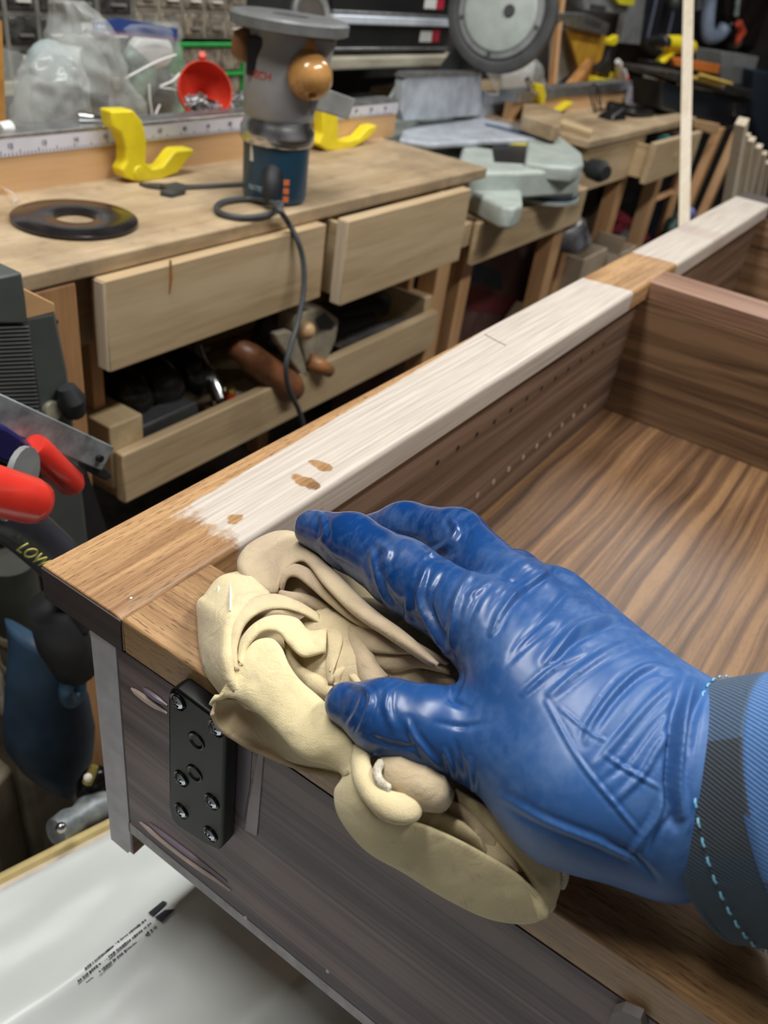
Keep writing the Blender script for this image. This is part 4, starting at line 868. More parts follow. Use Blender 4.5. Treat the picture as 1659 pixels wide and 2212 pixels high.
# ---------------------------------------------------------------- tool tray under the drawers
tt_ = thing('tool_tray', 'shallow pale wooden tray full of tools hanging under the bench drawers', 'tray', (.72,.47,-.345))
fm_ = M['pine']
ty = YF-.004
obj('front', MB().box(.370,1.105,ty,ty+.016,-.340,-.270), fm_, tt_, bevel=.002)
obj('bottom', MB().box(.372,1.103,ty+.0165,ty+.26,-.338,-.326), M['pine_top'], tt_)
obj('end_block', MB().box(.368,.418,ty+.017,ty+.255,-.3255,-.238), M['pine_y'], tt_, bevel=.002)
obj('end_board', MB().box(1.080,1.104,ty+.017,ty+.255,-.3255,-.245), M['pine_y'], tt_, bevel=.002)
obj('back', MB().box(.419,1.079,ty+.24,ty+.255,-.3255,-.262), fm_, tt_, bevel=.002)
for x in (.39,1.092):
    obj('hanger', MB().box(x-.008,x+.008,ty+.06,ty+.20,-.2375 if x<.5 else -.2445,ZB-.0195), M['pine_v'], tt_)
TZ = -.325
def lump(c, r, m, name, label, cat, amp=.15, fr=30, n=22):
    g = MB().ball(c,r,n,12); v = []
    for p in g.v: p = np.array(p); v.append(c+(p-c)*(1+amp*mn.noise(Vector(p*fr))))
    g.v = [tuple(q) for q in v]; return one(name, g, m, label, cat, smooth='all')
zt_ = lambda x,y,z: Wz(x,y,z)
gl = M['black_gloss']
c = Wy(270,850,.47); lump(c,(.030,.04,.036),gl,'black_accessory','glossy black tool part at the near end of the tray','tool part')
c = Wy(335,830,.47); lump(c,(.034,.04,.040),gl,'black_accessory','glossy black tool part second from the near end of the tray','tool part')
c = Wy(395,805,.48); lump(c,(.026,.04,.040),gl,'black_accessory','glossy black tool part beside the chrome bar in the tray','tool part')
one('black_bar', MB().prism([Wy(x,y,.412) for x,y in ((300,925),(425,868),(430,882),(430,905),(304,955))],(0,.03,0)), dgrey, 'long grey-black bar just inside the front of the tray', 'bar', bevel=.003)
ch = thing('chrome_bar', 'curved chrome bar standing in the tray beside the red battery', 'bar', Wy(478,880,.43))
obj('bar', MB().tube(cr([Wy(425,750,.52),Wy(437,785,.48),Wy(458,820,.45),Wy(480,872,.425)],16),[.0095]*8+[.012]*8,12), M['steel'], ch, smooth='all')
obj('flange', MB().tube([Wy(425,758,.515),Wy(450,752,.51)],.005,8), M['steel'], ch)
bt = thing('battery', 'small red battery with a brass end standing in the tray', 'battery', Wy(496,878,.42))
obj('casing', MB().lathe([(0,0),(.0075,0),(.0075,.026),(0,.026)],Wy(496,884,.415),UPV,16), red, bt); obj('brass_end', MB().lathe([(0,.0265),(.0075,.0265),(.0072,.034),(.003,.035),(0,.036)],Wy(496,884,.415),UPV,16), mat('brass',(.75,.55,.15),.3,1), bt)
one('wood_chip', PY([(505,852),(560,832),(575,850),(520,868)],.425,.03), M['batten'], 'pale wood offcut between the battery and the brown handles', 'offcut')
# old hand tool with cream casting and wooden handles
cream = mat('cream_casting',(.42,.37,.27),.5,var=.25,vs=30); brn = mat('brown_turned_wood',(.22,.085,.035),.4,var=.3,vs=40)
ht = thing('hand_drill', 'old hand tool with cream casting and brown turned handles in the tray', 'hand tool', Wy(660,800,.42))
obj('casting', MB().prism([Wy(x,y,.395) for x,y in ((640,676),(700,664),(735,690),(727,735),(705,785),(680,795),(662,805),(655,760),(636,720))],(0,.035,0)), cream, ht, bevel=.005, seg=3)
obj('casting_window', MB().prism([Wy(x,y,.3935) for x,y in ((682,690),(704,676),(724,700),(718,712),(692,712))],(0,.002,0)), dgrey, ht)
obj('side_plate', MB().prism([Wy(x,y,.388) for x,y in ((594,722),(625,714),(640,722),(668,812),(655,818),(600,740))],(0,.012,0)), cream, ht, bevel=.003)
obj('bolt', MB().ball(Wy(662,714,.385),.013,16,10), mat('pale_wood_bolt',(.55,.36,.18),.4), ht)
obj('handle', MB().tube([Wy(500,745,.42),Wy(540,772,.41),Wy(585,805,.40),Wy(628,838,.385),Wy(640,845,.382)],[.014,.020,.021,.023,.016],18), brn, ht, smooth='all')
obj('handle', MB().tube([Wy(668,778,.39),Wy(690,790,.38),Wy(712,802,.375)],[.012,.0125,.010],16), mat('orange_turned_wood',(.36,.16,.06),.35), ht, smooth='all')
obj('body', MB().tube([Wy(560,700,.46),Wy(600,720,.44),Wy(640,745,.43)],[.028,.030,.022],16), dgrey, ht)
for i,(a,b) in enumerate((((655,735),(800,690)),((680,712),(826,664)),((700,690),(832,650)))):
    one('rubber_tube', MB().tube([Wy(*a,.47+i*.012),Wy((a[0]+b[0])/2,(a[1]+b[1])/2-3,.47+i*.012),Wy(*b,.47+i*.012)],[.017,.018,.016],16), M['black_rubber'], ['front','middle','back'][i]+'most of three black tubes lying in the tray by the cream tool', 'tube', group='black tubes in the tray')
one('steel_strip', PY([(735,745),(880,690),(882,696),(737,753)],.43,.02), M['alu'], 'thin metal strip along the tray front near its far end', 'strip')
# ---------------------------------------------------------------- boxes under the bench
bx = thing('moving_box', 'dark red and brown cardboard box with a blue house-shaped logo under the saw', 'box', (1.62,.62,FZ))
bX = .53
def WB(x,y): return Wy(x,y,bX)
a0,a1 = WB(985,600)[0], WB(1165,560)[0]; zt0 = WB(1050,545)[2]
obj('carton', MB().box(a0,a1,bX,bX+.30,FZ,zt0), dcard, bx, bevel=.003)
obj('logo_panel', MB().prism([Wy(x,y,bX-.0015) for x,y in ((995,586),(1020,574),(1040,572),(1062,580),(1086,598),(1084,626),(1050,616),(996,602))],(0,.001,0)), mat('logo_blue',(.012,.035,.07),.6), bx)
text('lettering','LOWE\'S',mat('logo_print',(.10,.09,.10),.7),bx, Wy(1003,603,bX-.0018), Wy(1084,617,bX)-Wy(1003,601,bX),(0,0,1),.030)
obj('red_band', MB().prism([Wy(x,y,bX-.0012) for x,y in ((990,612),(1084,640),(1160,650),(1160,690),(990,668))],(0,.001,0)), mat('faded_red_print',(.14,.02,.02),.8), bx)
# plank stand of the saw
ss = thing('saw_stand', 'low plank stand between the two benches that carries the mitre saw', 'stand', (1.45,.6,FZ))
obj('plank', MB().box(1.21,1.695,.392,.95,-.140,-.120), M['pine_top'], ss, bevel=.003)
obj('rail', MB().box(1.185,1.697,.380,.391,-.200,-.122), M['pine'], ss, bevel=.002)
obj('block', MB().box(1.152,1.184,.392,.44,-.165,-.122), M['pine'], ss, bevel=.002)
obj('leg', MB().box(1.60,1.65,.392,.43,FZ,-.1405), M['pine_v'], ss, bevel=.002); obj('leg', MB().box(1.22,1.26,.9,.94,FZ,-.1405), M['pine_v'], ss, bevel=.002); obj('leg', MB().box(1.62,1.66,.9,.94,FZ,-.1405), M['pine_v'], ss, bevel=.002); obj('leg', MB().box(1.215,1.255,.41,.445,FZ,-.1405), M['pine_v'], ss, bevel=.002)
# ---------------------------------------------------------------- mitre saw
ms = thing('mitre_saw', 'pale grey-green mitre saw with a dusty aluminium table and a large round blade', 'mitre saw', (1.45,.6,-.12))
zt = -.035
obj('table', PZ([(868,282),(905,262),(1050,252),(1212,272),(1232,290),(1200,298),(1130,300),(1040,303),(930,310),(862,300)],zt,.012), M['cast'], ms, bevel=.004)
obj('base', PZ([(1000,312),(1085,325),(1195,318),(1248,338),(1262,352),(1258,366),(1205,368),(1120,372),(1015,372),(990,352)],zt-.0125,.05), saw_g, ms, bevel=.006)
obj('arm_neck', PZ([(1140,300),(1215,296),(1258,330),(1262,352),(1240,362),(1180,356),(1135,348)],zt-.002,.03), saw_g, ms, bevel=.006)
ec = Wz(1155,382,-.088); 
obj('turntable', MB().lathe([(0,.020),(.085,.020),(.092,.015),(.094,.006),(.094,0),(0,0)],(ec[0],ec[1],-.105),UPV,48), saw_g, ms)
obj('scale_ring', MB().lathe([(0,0),(.096,0),(.096,.006),(0,.006)],(ec[0],ec[1],-.1115),UPV,48), mat('scale_navy',(.02,.04,.10),.4), ms)
obj('foot_ring', MB().lathe([(0,0),(.100,0),(.100,.0065),(0,.0065)],(ec[0],ec[1],-.1185),UPV,48), saw_g, ms)
obj('front_foot', PZ([(1010,372),(1040,365),(1085,385),(1128,412),(1130,440),(1112,450),(1085,446),(1020,412),(1005,392)],-.080,.038), saw_g, ms, bevel=.006)
obj('foot_slot', PY([(1053,428),(1066,430),(1066,448),(1053,446)],Wz(1062,440,-.10)[1]-.004,.003), dgrey, ms)
lz = zt+.0005
obj('warning_label', PZ([(1062,308),(1144,312),(1140,352),(1068,348)],zt-.0105,.002), M['black'], ms)
obj('label_stripe', PZ([(1062,306),(1144,310),(1144,314),(1062,310)],zt-.0100,.002), yel, ms, label='yellow stripe on the warning label')
kn0 = Wz(1256,358,-.065); kn1 = Wz(1310,374,-.060)
obj('handle_knob', MB().tube([kn0,kn0+(kn1-kn0)*.25,kn0+(kn1-kn0)*.4,kn0+(kn1-kn0)*.8,kn1],[.012,.011,.020,.022,.014],18), M['black_rubber'], ms)
fy = .66
obj('fence', MB().prism([Wy(x,y,fy) for x,y in ((872,176),(882,160),(1040,158),(1042,232),(1036,250),(872,262),(866,240))],(0,.02,0)), M['cast'], ms, bevel=.002)
obj('fence_lip', MB().prism([Wy(x,y,fy-.004) for x,y in ((874,168),(884,158),(1038,156),(1038,162),(886,166))],(0,.025,0)), M['alu'], ms)
obj('fence_brace', MB().prism([Wy(x,y,fy+.025) for x,y in ((840,222),(876,162),(890,160),(880,240),(846,236))],(0,.008,0)), saw_g, ms)
obj('fence', MB().prism([Wy(x,y,fy+.01) for x,y in ((1036,262),(1048,196),(1060,204),(1132,206),(1150,226),(1142,262),(1100,270))],(0,.02,0)), M['cast'], ms, bevel=.002)
obj('table_slot', PZ([(1046,266),(1060,268),(1198,300),(1192,306),(1130,292),(1050,272)],zt+.0005,.003), mat('blue_shadow_insert',(.10,.14,.24),.5), ms)
bc = Wx(1084,24,1.62); bn = np.array((-.93,-.25,.18)); bn /= np.linalg.norm(bn)
zr = 1.0
def ringpx(r): return r/FPX*proj(bc)[2]
R1 = ringpx(120)
teeth = []
for k_ in range(120):
    rr_ = R1*(1.0 if k_%2==0 else .965); teeth.append(rr_)
ub = np.cross(bn,(0,0,1)); ub /= np.linalg.norm(ub); vb = np.cross(bn,ub)
obj('blade', MB().prism([bc+(ub*math.cos(2*math.pi*k_/120)+vb*math.sin(2*math.pi*k_/120))*teeth[k_]*(.93) for k_ in range(120)],-bn*.003), M['bar_steel'], ms)
obj('blade_guard', MB().lathe([(ringpx(94),.001),(ringpx(104),.004),(ringpx(118),.002),(ringpx(118),-.030),(ringpx(94),-.030)],bc+bn*.004,bn,56,closed=True), dgrey, ms)
obj('guard_cover', MB().lathe([(0,.014),(ringpx(68),.014),(ringpx(78),.010),(ringpx(80),.0045),(0,.0045)],bc+bn*.006,bn,48), saw_g, ms)
obj('guard_ring', MB().lathe([(ringpx(80.5),.007),(ringpx(92),.006),(ringpx(93),.001),(ringpx(80.5),.001)],bc+bn*.005,bn,48,closed=True), grey, ms)
for an in (.3,1.5,2.9): obj('screw_head', MB().lathe([(0,.003),(.004,.003),(.005,0),(0,0)],bc+bn*.011+(ub*math.cos(an)+vb*math.sin(an))*ringpx(86),bn,10), dgrey, ms)
obj('arbor_cap', MB().lathe([(0,.006),(.010,.006),(.012,0),(0,0)],bc+bn*.0205-ub*.02,bn,16), dgrey, ms)
obj('saw_arm', MB().tube([bc-bn*.04,bc-bn*.05+np.array((.02,.06,-.04)),np.array((bc[0]+.04,fy+.13,zt+.02))],[.035,.035,.03],16), dgrey, ms)
obj('pivot_post', MB().box(bc[0]+.0,bc[0]+.08,fy+.09,fy+.17,zt-.0305,zt+.05), saw_g, ms, bevel=.005)
obj('base', MB().box(1.3,1.68,fy+.0,fy+.20,-.119,zt-.031), saw_g, ms, bevel=.005)
obj('base_skirt', PZ([(880,305),(930,314),(1010,322),(1130,330),(1215,320),(1200,345),(1100,350),(1000,350),(930,330)],-.070,.049), saw_g, ms)
sack('plastic_bag', [(105,1075,1110),(128,1066,1150),(160,1062,1165),(205,1075,1180)],.78,.05,plast2,'white crumpled dust bag hanging behind the saw blade','bag',5,contents=[('contents',MB().ball(Wy(1118,160,.80),(.085,.03,.065),16,10),white)])
# ---------------------------------------------------------------- far workbench
w2 = thing('workbench', 'second workbench beyond the mitre saw with a half-open end drawer', 'workbench', (2.1,.7,FZ))
X0,X1 = 1.70,2.52
obj('benchtop', MB().box(X0,X1,.405,1.0,ZB-.016,ZB), M['pine_top'], w2, bevel=.002)
obj('apron', MB().box(X0+.02,2.11,.41,.424,-.145,ZB-.017), M['pine'], w2)
f2 = obj('drawer', MB().box(2.035,2.44,.355,.371,-.150,-.052), M['pine'], w2, bevel=.002)
obj('drawer_box', MB().box(2.045,2.06,.3715,.43,-.140,-.062), M['pine_y'], f2)
obj('knot', MB().lathe([(0,.0006),(.012,.0004),(.013,0),(0,0)],(2.24,.3548,-.10),(0,-1,0),14), M['fence_wood'], f2)
for x in (1.76,2.06,2.40): obj('leg', MB().box(x,x+.045,.425,.465,FZ,ZB-.0165), M['pine_v'], w2, bevel=.002)
for x in (1.76,2.44): obj('leg', MB().box(x,x+.045,.94,.98,FZ,ZB-.0165), M['pine_v'], w2, bevel=.002)
obj('end_cleat', PZ([(1130,222),(1145,218),(1212,240),(1212,272),(1196,272),(1128,250)],ZB+.03,.0295), M['pine_top'], w2, bevel=.002)
obj('strip', PZ([(1210,258),(1222,256),(1282,280),(1276,288),(1210,266)],ZB+.010,.0095), M['pine_y'], w2)
obj('fence_board', MB().box(1.72,2.5,.617,.635,ZB,.006), M['fence_wood'], w2)
obj('top_track', MB().box(1.72,2.5,.612,.655,.0062,.028), M['alu'], w2)
one('blue_tin', MB().lathe([(0,0),(.02,0),(.02,.03),(0,.03)],(2.22,.395,-.075),(1,.05,0),16), mat('teal_foil',(.06,.35,.38),.3,.5), 'teal and silver tin in the gap of the far drawer', 'tin')
one('steel_can', MB().lathe([(0,0),(.016,0),(.016,.06),(0,.06)],(2.32,.395,-.072),(1,.05,0),16), M['steel'], 'shiny can in the gap of the far drawer', 'can')
# things on the far bench
cbk = M['black']
gt = thing('cable_tangle', 'black strap and cable tangle on the far bench', 'cable', Wz(1300,235,ZB))
obj('loop', MB().tube(cr([Wy(1285,245,.50),Wy(1275,200,.52),Wy(1283,182,.53),Wy(1297,205,.52),Wy(1296,240,.50)],24),.0022,8), cbk, gt, smooth='all')
obj('loop', MB().tube(cr([Wy(1290,243,.50),Wy(1284,205,.51),Wy(1287,186,.52),Wy(1292,215,.51),Wy(1300,240,.50)],24),.0018,8), cbk, gt, smooth='all')
c = Wz(1322,256,ZB); o = obj('black_case', MB().hexa([c+np.array(q) for q in ((-.05,-.02,.0005),(.03,-.03,.0005),(.04,.02,.0005),(-.04,.03,.0005),(-.03,-.01,.012),(.02,-.02,.03),(.03,.01,.03),(-.03,.02,.012))]), cbk, gt, bevel=.004)
one('black_strap', MB().tube(cr([Wz(1312,228,ZB+.014),Wz(1340,232,ZB+.016),Wz(1370,242,ZB+.012),Wz(1402,243,ZB+.008)],16),[.018,.02,.02,.018]*4,10,flat=.6), cbk, 'black fabric strap lying on the far bench beside the jar', 'strap')
jr = thing('jar', 'clear plastic jar with a pale lid lying on the far bench', 'jar', Wz(1370,225,ZB))
jc = Wy(1372,210,.60); obj('body', MB().lathe([(0,-.05),(.030,-.05),(.034,-.04),(.034,.03),(0,.03)],jc,(-.8,-.4,.1),20), plast2, jr); obj('lid', MB().lathe([(0,.045),(.034,.045),(.036,.031),(0,.031)],jc,(-.8,-.4,.1),24), mat('pale_lilac_lid',(.48,.48,.54),.4), jr)
one('jar', MB().lathe([(0,0),(.028,0),(.030,.01),(.030,.07),(.022,.08),(0,.08)],Wz(1428,222,ZB),UPV,20), mat('jar_of_copper_bits',(.42,.25,.19),.3,var=.7,vs=60), 'clear jar with copper-coloured bits standing by the black tool box', 'jar')
one('clear_tub', MB().lathe([(0,0),(.026,0),(.030,.06),(0,.06)],Wz(1398,205,ZB),UPV,20), plast2, 'empty clear tub standing behind the pale-lidded jar', 'tub')
# pile behind the far fence
one('yellow_folder', PY([(1228,62),(1312,78),(1290,165),(1250,150)],.86,.012), mat('ochre_sheet',(.62,.34,.04),.5,var=.25,vs=12), 'large ochre yellow case leaning at the back of the far bench', 'case', bevel=.002)
one('clear_file', PY([(1195,60),(1232,62),(1246,150),(1190,190)],.90,.01), mat('pale_folder',(.50,.48,.42),.5,var=.2), 'pale folder leaning between the upright post and the yellow case', 'folder')
one('post', MB().tube([Wy(1216,-30,.88),Wy(1203,70,.84),Wy(1192,190,.80)],.0125,4), M['pine_v'], 'wooden upright behind the saw blade', 'post')
lv = thing('spirit_level', 'grey cast level with dark slots resting across the pile behind the far bench', 'level', Wy(1290,60,.84))
obj('body', PY([(1208,28),(1268,30),(1318,52),(1310,76),(1240,60),(1206,50)],.84,.03), M['alu'], lv, bevel=.002); obj('slot', PY([(1268,40),(1300,50),(1298,60),(1266,50)],.8385,.002), dgrey, lv)
cd_ = thing('plastic_case', 'grey plastic case with a yellow lid at the top of the pile', 'case', Wy(1310,20,.86))
obj('shell', PY([(1256,-30),(1360,-25),(1356,26),(1330,30),(1262,22)],.86,.06), grey, cd_, bevel=.004); obj('slot', PY([(1276,8),(1310,14),(1308,26),(1274,20)],.8585,.002), dgrey, cd_)
obj('lid', PY([(1318,-20),(1374,-20),(1370,14),(1338,10)],.845,.014), mat('acid_yellow',(.78,.75,.05),.4), cd_, bevel=.002)
one('orange_box', PY([(1237,186),(1285,130),(1290,158),(1276,186)],.80,.03), mat('orange_card',(.60,.28,.09),.6,var=.2), 'orange wedge-shaped block in front of the yellow case', 'block', bevel=.002)
cl = thing('yellow_clamp', 'yellow and black squeeze clamp standing behind the far fence', 'clamp', Wy(1315,180,.76))
obj('jaw', PY([(1290,150),(1300,160),(1318,168),(1328,120),(1336,96),(1322,98),(1312,130)],.76,.02), M['black'], cl, bevel=.002)
obj('body', PY([(1286,182),(1290,166),(1318,172),(1322,156),(1332,158),(1334,180)],.755,.028), yel, cl, bevel=.003); obj('tip', PY([(1318,86),(1336,76),(1336,92),(1326,100),(1316,98)],.755,.02), yel, cl, bevel=.003)
bl = thing('squeeze_bottle', 'white squeeze bottle with a red label behind the far fence', 'bottle', Wy(1342,182,.74))
obj('body', MB().tube([Wy(1350,184,.74),Wy(1340,150,.74),Wy(1334,132,.74)],[.018,.017,.008],16), white, bl); obj('band', MB().tube([Wy(1348,178,.738),Wy(1345,168,.738)],.0192,16), red, bl)
one('leaning_panel', PY([(1362,-30),(1398,-30),(1382,96),(1338,92)],.92,.02), grey, 'tall grey panel standing at the back beside the yellow clamp', 'panel')
st_ = thing('hanging_straps', 'black bag with long blue-edged straps hanging at the back', 'bag', Wy(1430,90,.95))
obj('bag_body', PY([(1396,-40),(1530,-40),(1500,60),(1496,130),(1420,120),(1378,84)],.97,.05), mat('navy_black_fabric',(.018,.02,.03),.7,var=.4,vs=15), st_, bevel=.01)
for a,b in (((1424,-30),(1398,84)),((1455,20),(1440,88))): obj('strap', MB().tube([Wy(*a,.955),Wy(*b,.955)],.006,8,flat=.4), mat('grey_blue_webbing',(.16,.18,.27),.7), st_)
one('dark_ball', MB().ball(Wy(1456,6,.93),.03,18,10), dgrey, 'dark round ball in front of the black bag', 'ball', smooth='all')
# drill
dr = thing('cordless_drill', 'yellow and black cordless drill lying on the dark tool box', 'drill', Wy(1450,140,.60))
obj('motor_housing', MB().tube([Wy(1438,92,.60),Wy(1462,96,.60),Wy(1490,104,.60)],[.020,.026,.024],16), yel, dr)
obj('chuck', MB().tube([Wy(1398,88,.60),Wy(1412,90,.60),Wy(1438,93,.60)],[.008,.016,.018],16), M['black'], dr); obj('collar', MB().tube([Wy(1428,91,.60),Wy(1437,93,.60)],.0195,16), M['steel'], dr)
obj('grip', MB().tube([Wy(1450,110,.60),Wy(1432,128,.60),Wy(1420,140,.60)],[.016,.015,.016],12), yel, dr); obj('battery', PY([(1412,132),(1440,136),(1436,162),(1410,160)],.58,.05), M['black'], dr, bevel=.004)
# dark tool box on its trestle table
tb_ = thing('tool_box', 'large black tool box with brass-yellow rules on its lid at the right', 'tool box', (2.75,.5,-.1))
by = .46
obj('body', PY([(1432,176),(1622,216),(1598,272),(1560,280),(1430,236)],by,.09), mat('navy_black_plastic',(.014,.02,.028),.45), tb_, bevel=.006)
obj('lid', PY([(1428,164),(1430,152),(1500,160),(1632,196),(1630,216),(1500,188)],by-.01,.11), mat('brown_black_lid',(.05,.045,.04),.5,var=.5), tb_, bevel=.004)
obj('latch', PY([(1588,222),(1600,225),(1598,255),(1586,250)],by-.012,.012), M['steel'], tb_, bevel=.001)
for i,(a,b) in enumerate((((1496,168),(1560,186)),((1510,162),(1580,182)))): one('folding_rule', MB().tube([Wy(*a,by-.0115-i*.005),Wy(*b,by-.0115-i*.005)],.006,4), mat('ochre_wood_rule',(.62,.42,.08),.5), ['front','rear'][i]+' yellow rule lying across the black tool box', 'rule')
one('steel_scraps', MB().tube([Wy(1560,186,by-.02),Wy(1590,196,by-.02),Wy(1618,200,by-.02)],[.010,.014,.010],7), M['steel'], 'shiny metal bits at the right end of the tool box lid', 'metal bits')
oc = thing('orange_tool', 'orange plastic box open on the tool box beside the clear bin', 'box', Wy(1500,150,.56))
obj('front', PY([(1452,124),(1478,126),(1556,140),(1552,160),(1510,154),(1458,142)],.56,.012), orange, oc, bevel=.002); obj('inside', PY([(1460,142),(1520,152),(1556,162),(1554,176),(1458,156)],.575,.03), dgrey, oc)
one('clear_bin', MB().prism([Wy(x,y,.60) for x,y in ((1560,112),(1640,122),(1622,186),(1556,178))],(0,.10,0)), plast2, 'clear plastic bin standing on the tool box at the right', 'bin', bevel=.003)
one('plastic_contents', MB().prism([Wy(x,y,.615) for x,y in ((1562,146),(1626,152),(1618,184),(1558,176))],(0,.07,0)), mat('brown_screws',(.13,.10,.10),.5,var=.7,vs=60), 'brown hardware inside the clear bin at the right', 'hardware')
pp = one('elbow_pipe', MB().tube(cr([Wy(1530,-60,.90),Wy(1532,0,.88),Wy(1528,50,.86),Wy(1532,78,.84),Wy(1552,76,.82),Wy(1566,58,.81)],24),[.030]*24,16), mat('pale_blue_pvc',(.27,.33,.46),.4), 'pale blue plastic pipe bending at its lower end behind the stick', 'pipe', smooth='all')
one('grey_pipe', MB().tube([Wy(1508,-60,.98),Wy(1506,20,.95)],.022,12), grey, 'straight grey pipe behind the pale blue elbow pipe', 'pipe')
one('red_tool', MB().tube([Wy(1596,50,.80),Wy(1602,70,.79),Wy(1592,94,.78)],[.016,.022,.010],12), mat('orange_red',(.75,.12,.06),.4), 'orange-red tool hanging near the top right corner', 'tool')
one('black_tool', lump(Wy(1575,72,.88),(.05,.03,.04),M['black'],'black_tool','black tool beside the orange-red one near the top right corner','tool',.3,20).data and MB().tube([Wy(1578,30,.86),Wy(1590,50,.85)],.008,8), M['black'], 'short black bar above the orange-red tool', 'bar')
one('pale_strip', MB().tube([Wy(1598,-30,.92),Wy(1590,34,.9)],.012,10), mat('pale_green_white',(.42,.50,.44),.4), 'pale green strip hanging at the top right', 'strip')
one('beige_sack', MB().ball(Wy(1650,95,.95),(.10,.05,.07),20,12), mat('beige_canvas',(.30,.27,.23),.8,var=.3,vs=15), 'beige canvas sack at the right edge above the clear bin', 'sack', smooth='all')
one('beige_sack', MB().ball(Wy(1585,92,.98),(.07,.04,.035),20,12), mat('beige_canvas_b',(.34,.31,.27),.8,var=.3,vs=15), 'smaller beige cloth behind the pipe end', 'cloth', smooth='all')
peg = thing('pegboard','dark brown board on the wall carrying the tools near the top right corner','board',Wy(1620,60,.97)); obj('board_panel', PY([(1566,-40),(1675,-40),(1675,110),(1566,90)],.945,.02), mat('brown_pegboard',(.05,.035,.028),.7,var=.4,vs=12), peg)
for a_,b_ in (((1598,66),(1600,66)),((1580,52),(1584,52)),((1592,10),(1592,10))): obj('hook', MB().tube([Wy(*a_,.80),Wy(*b_,.944)],.004,6), M['steel'], peg)
one('wall_case', PY([(1600,-30),(1680,-30),(1680,60),(1630,50),(1606,30)],1.05,.04), mat('dark_brown_case',(.07,.045,.035),.6,var=.5,vs=10), 'dark brown case on the wall in the top right corner', 'case')
# storage shelf that carries the hanging / piled things
sh_ = thing('storage_rack', 'dark rack at the back carrying the pile of tools', 'rack', (3.0,.95,FZ))
obj('board', MB().box(2.53,4.2,.80,1.05,-.10,-.085), M['pine_top'], sh_)
for x in (2.545,3.4,4.1): obj('post', MB().box(x,x+.04,1.06,1.10,FZ,-.1005), M['pine_v'], sh_)
tr = thing('trestle_table', 'rough timber trestle under the black tool box at the right', 'trestle', (2.8,.55,FZ))
obj('crosspiece', PY([(1500,258),(1556,268),(1552,288),(1536,290),(1498,276)],.44,.35), M['fence_wood'], tr, bevel=.003)
for a,b,Y in (((1560,278),(1480,470),.44),((1602,280),(1520,470),.44),((1610,300),(1530,640),.50)):
    d_ = np.array((.05,0,0)); A_ = Wy(*a,Y); B_ = Wy(*b,Y); B_ = A_+(B_-A_)*((FZ-A_[2])/(B_[2]-A_[2]))
    obj('leg', MB().hexa([B_,B_+d_,B_+d_+(0,.03,0),B_+(0,.03,0),A_,A_+d_,A_+d_+(0,.03,0),A_+(0,.03,0)]), M['pine_v'], tr, bevel=.002)
one('blue_bin', PY([(1632,150),(1668,156),(1668,330),(1645,320),(1624,250)],.55,.1), mat('slate_blue_bin',(.035,.055,.085),.6), 'dark slate blue bin at the right edge', 'bin', bevel=.01)
# sticks
def stick(p,q,wd,label,grp=None,name='batten'):
    d_ = (q-p)/np.linalg.norm(q-p); a = np.cross(d_,(0,1,0)); a /= np.linalg.norm(a); b = np.cross(d_,a)
    g = MB().hexa([p-a*wd-b*wd,p+a*wd-b*wd,p+a*wd+b*wd,p-a*wd+b*wd,q-a*wd-b*wd,q+a*wd-b*wd,q+a*wd+b*wd,q-a*wd+b*wd]); return one(name,g,M['batten'],label,'batten',group=grp,bevel=.001)
p0 = CAM+ray(1478,480)*1.50; q0 = CAM+ray(1487,0)*1.57
d0_ = q0-p0; pf = p0+d0_*((FZ-p0[2])/d0_[2]) if d0_[2]>0 else p0
stick(pf, p0+(q0-p0)*1.9, .0095, 'tall pale square stick leaning beyond the bookcase')
bts = [((1603,262),(1576,420),.012),((1624,300),(1602,425),.008),((1640,315),(1617,430),.008),((1652,330),(1632,440),.007),((1616,290),(1590,424),.006),((1660,350),(1645,440),.007)]
lbs = ['widest and leftmost','second from left','third from left','fourth from left','thin, behind the leftmost','last, cut by the picture edge']
for i,(a,b,wd) in enumerate(bts):
    Y = .16+.012*i+(.03 if i==4 else 0); A_ = Wy(*a,Y); B_ = Wy(*b,Y); B_ = A_+(B_-A_)*((FZ-A_[2])/(B_[2]-A_[2])); stick(B_,A_,wd,'pale upright batten in the bundle by the top rail, '+lbs[i],'pale battens at the right edge')
# ---------------------------------------------------------------- clutter under the far bench
def xbox(xl,xr,pt,X,L,m,label,flap=False):
    A_ = Wx(xr,pt,X); B_ = Wx(xl,pt,X); y0,y1 = A_[1],B_[1]; zt = A_[2]; x0,x1 = X,X+L; th = .004
    t = thing('carton',label,'box',((x0+x1)/2,(y0+y1)/2,FZ)); g = MB()
    g.box(x0,x0+th,y0,y1,FZ,zt); g.box(x1-th,x1,y0,y1,FZ,zt); g.box(x0+th,x1-th,y0,y0+th,FZ,zt); g.box(x0+th,x1-th,y1-th,y1,FZ,zt); g.box(x0+th,x1-th,y0+th,y1-th,FZ,zt-.10)
    obj('carton_walls', g, m, t)
    if flap: obj('flap', MB().hexa([(x0,y0,zt),(x0,y1,zt),(x0+.003,y1,zt),(x0+.003,y0,zt),(x0-.02,y0-.01,zt+.05),(x0-.02,y1-.02,zt+.05),(x0-.017,y1-.02,zt+.05),(x0-.017,y0-.01,zt+.05)]), m, t)
xbox(1192,1262,562,1.80,.16,card,'open cardboard carton standing just past the middle rail')
xbox(1268,1338,552,1.99,.14,card,'cardboard carton with a raised flap behind the first carton',True)
lump(Wy(1232,510,.40),(.06,.05,.04),mat('silver_grey_film',(.20,.20,.22),.3,var=.6,vs=20),'foil_bag','grey foil bag stuffed in the open carton','bag',.4,20)
one('brown_panel', PY([(1244,500),(1300,445),(1312,480),(1262,540)],.50,.01), mat('brown_hardboard',(.22,.16,.11),.7), 'brown hardboard leaning behind the cartons', 'panel')
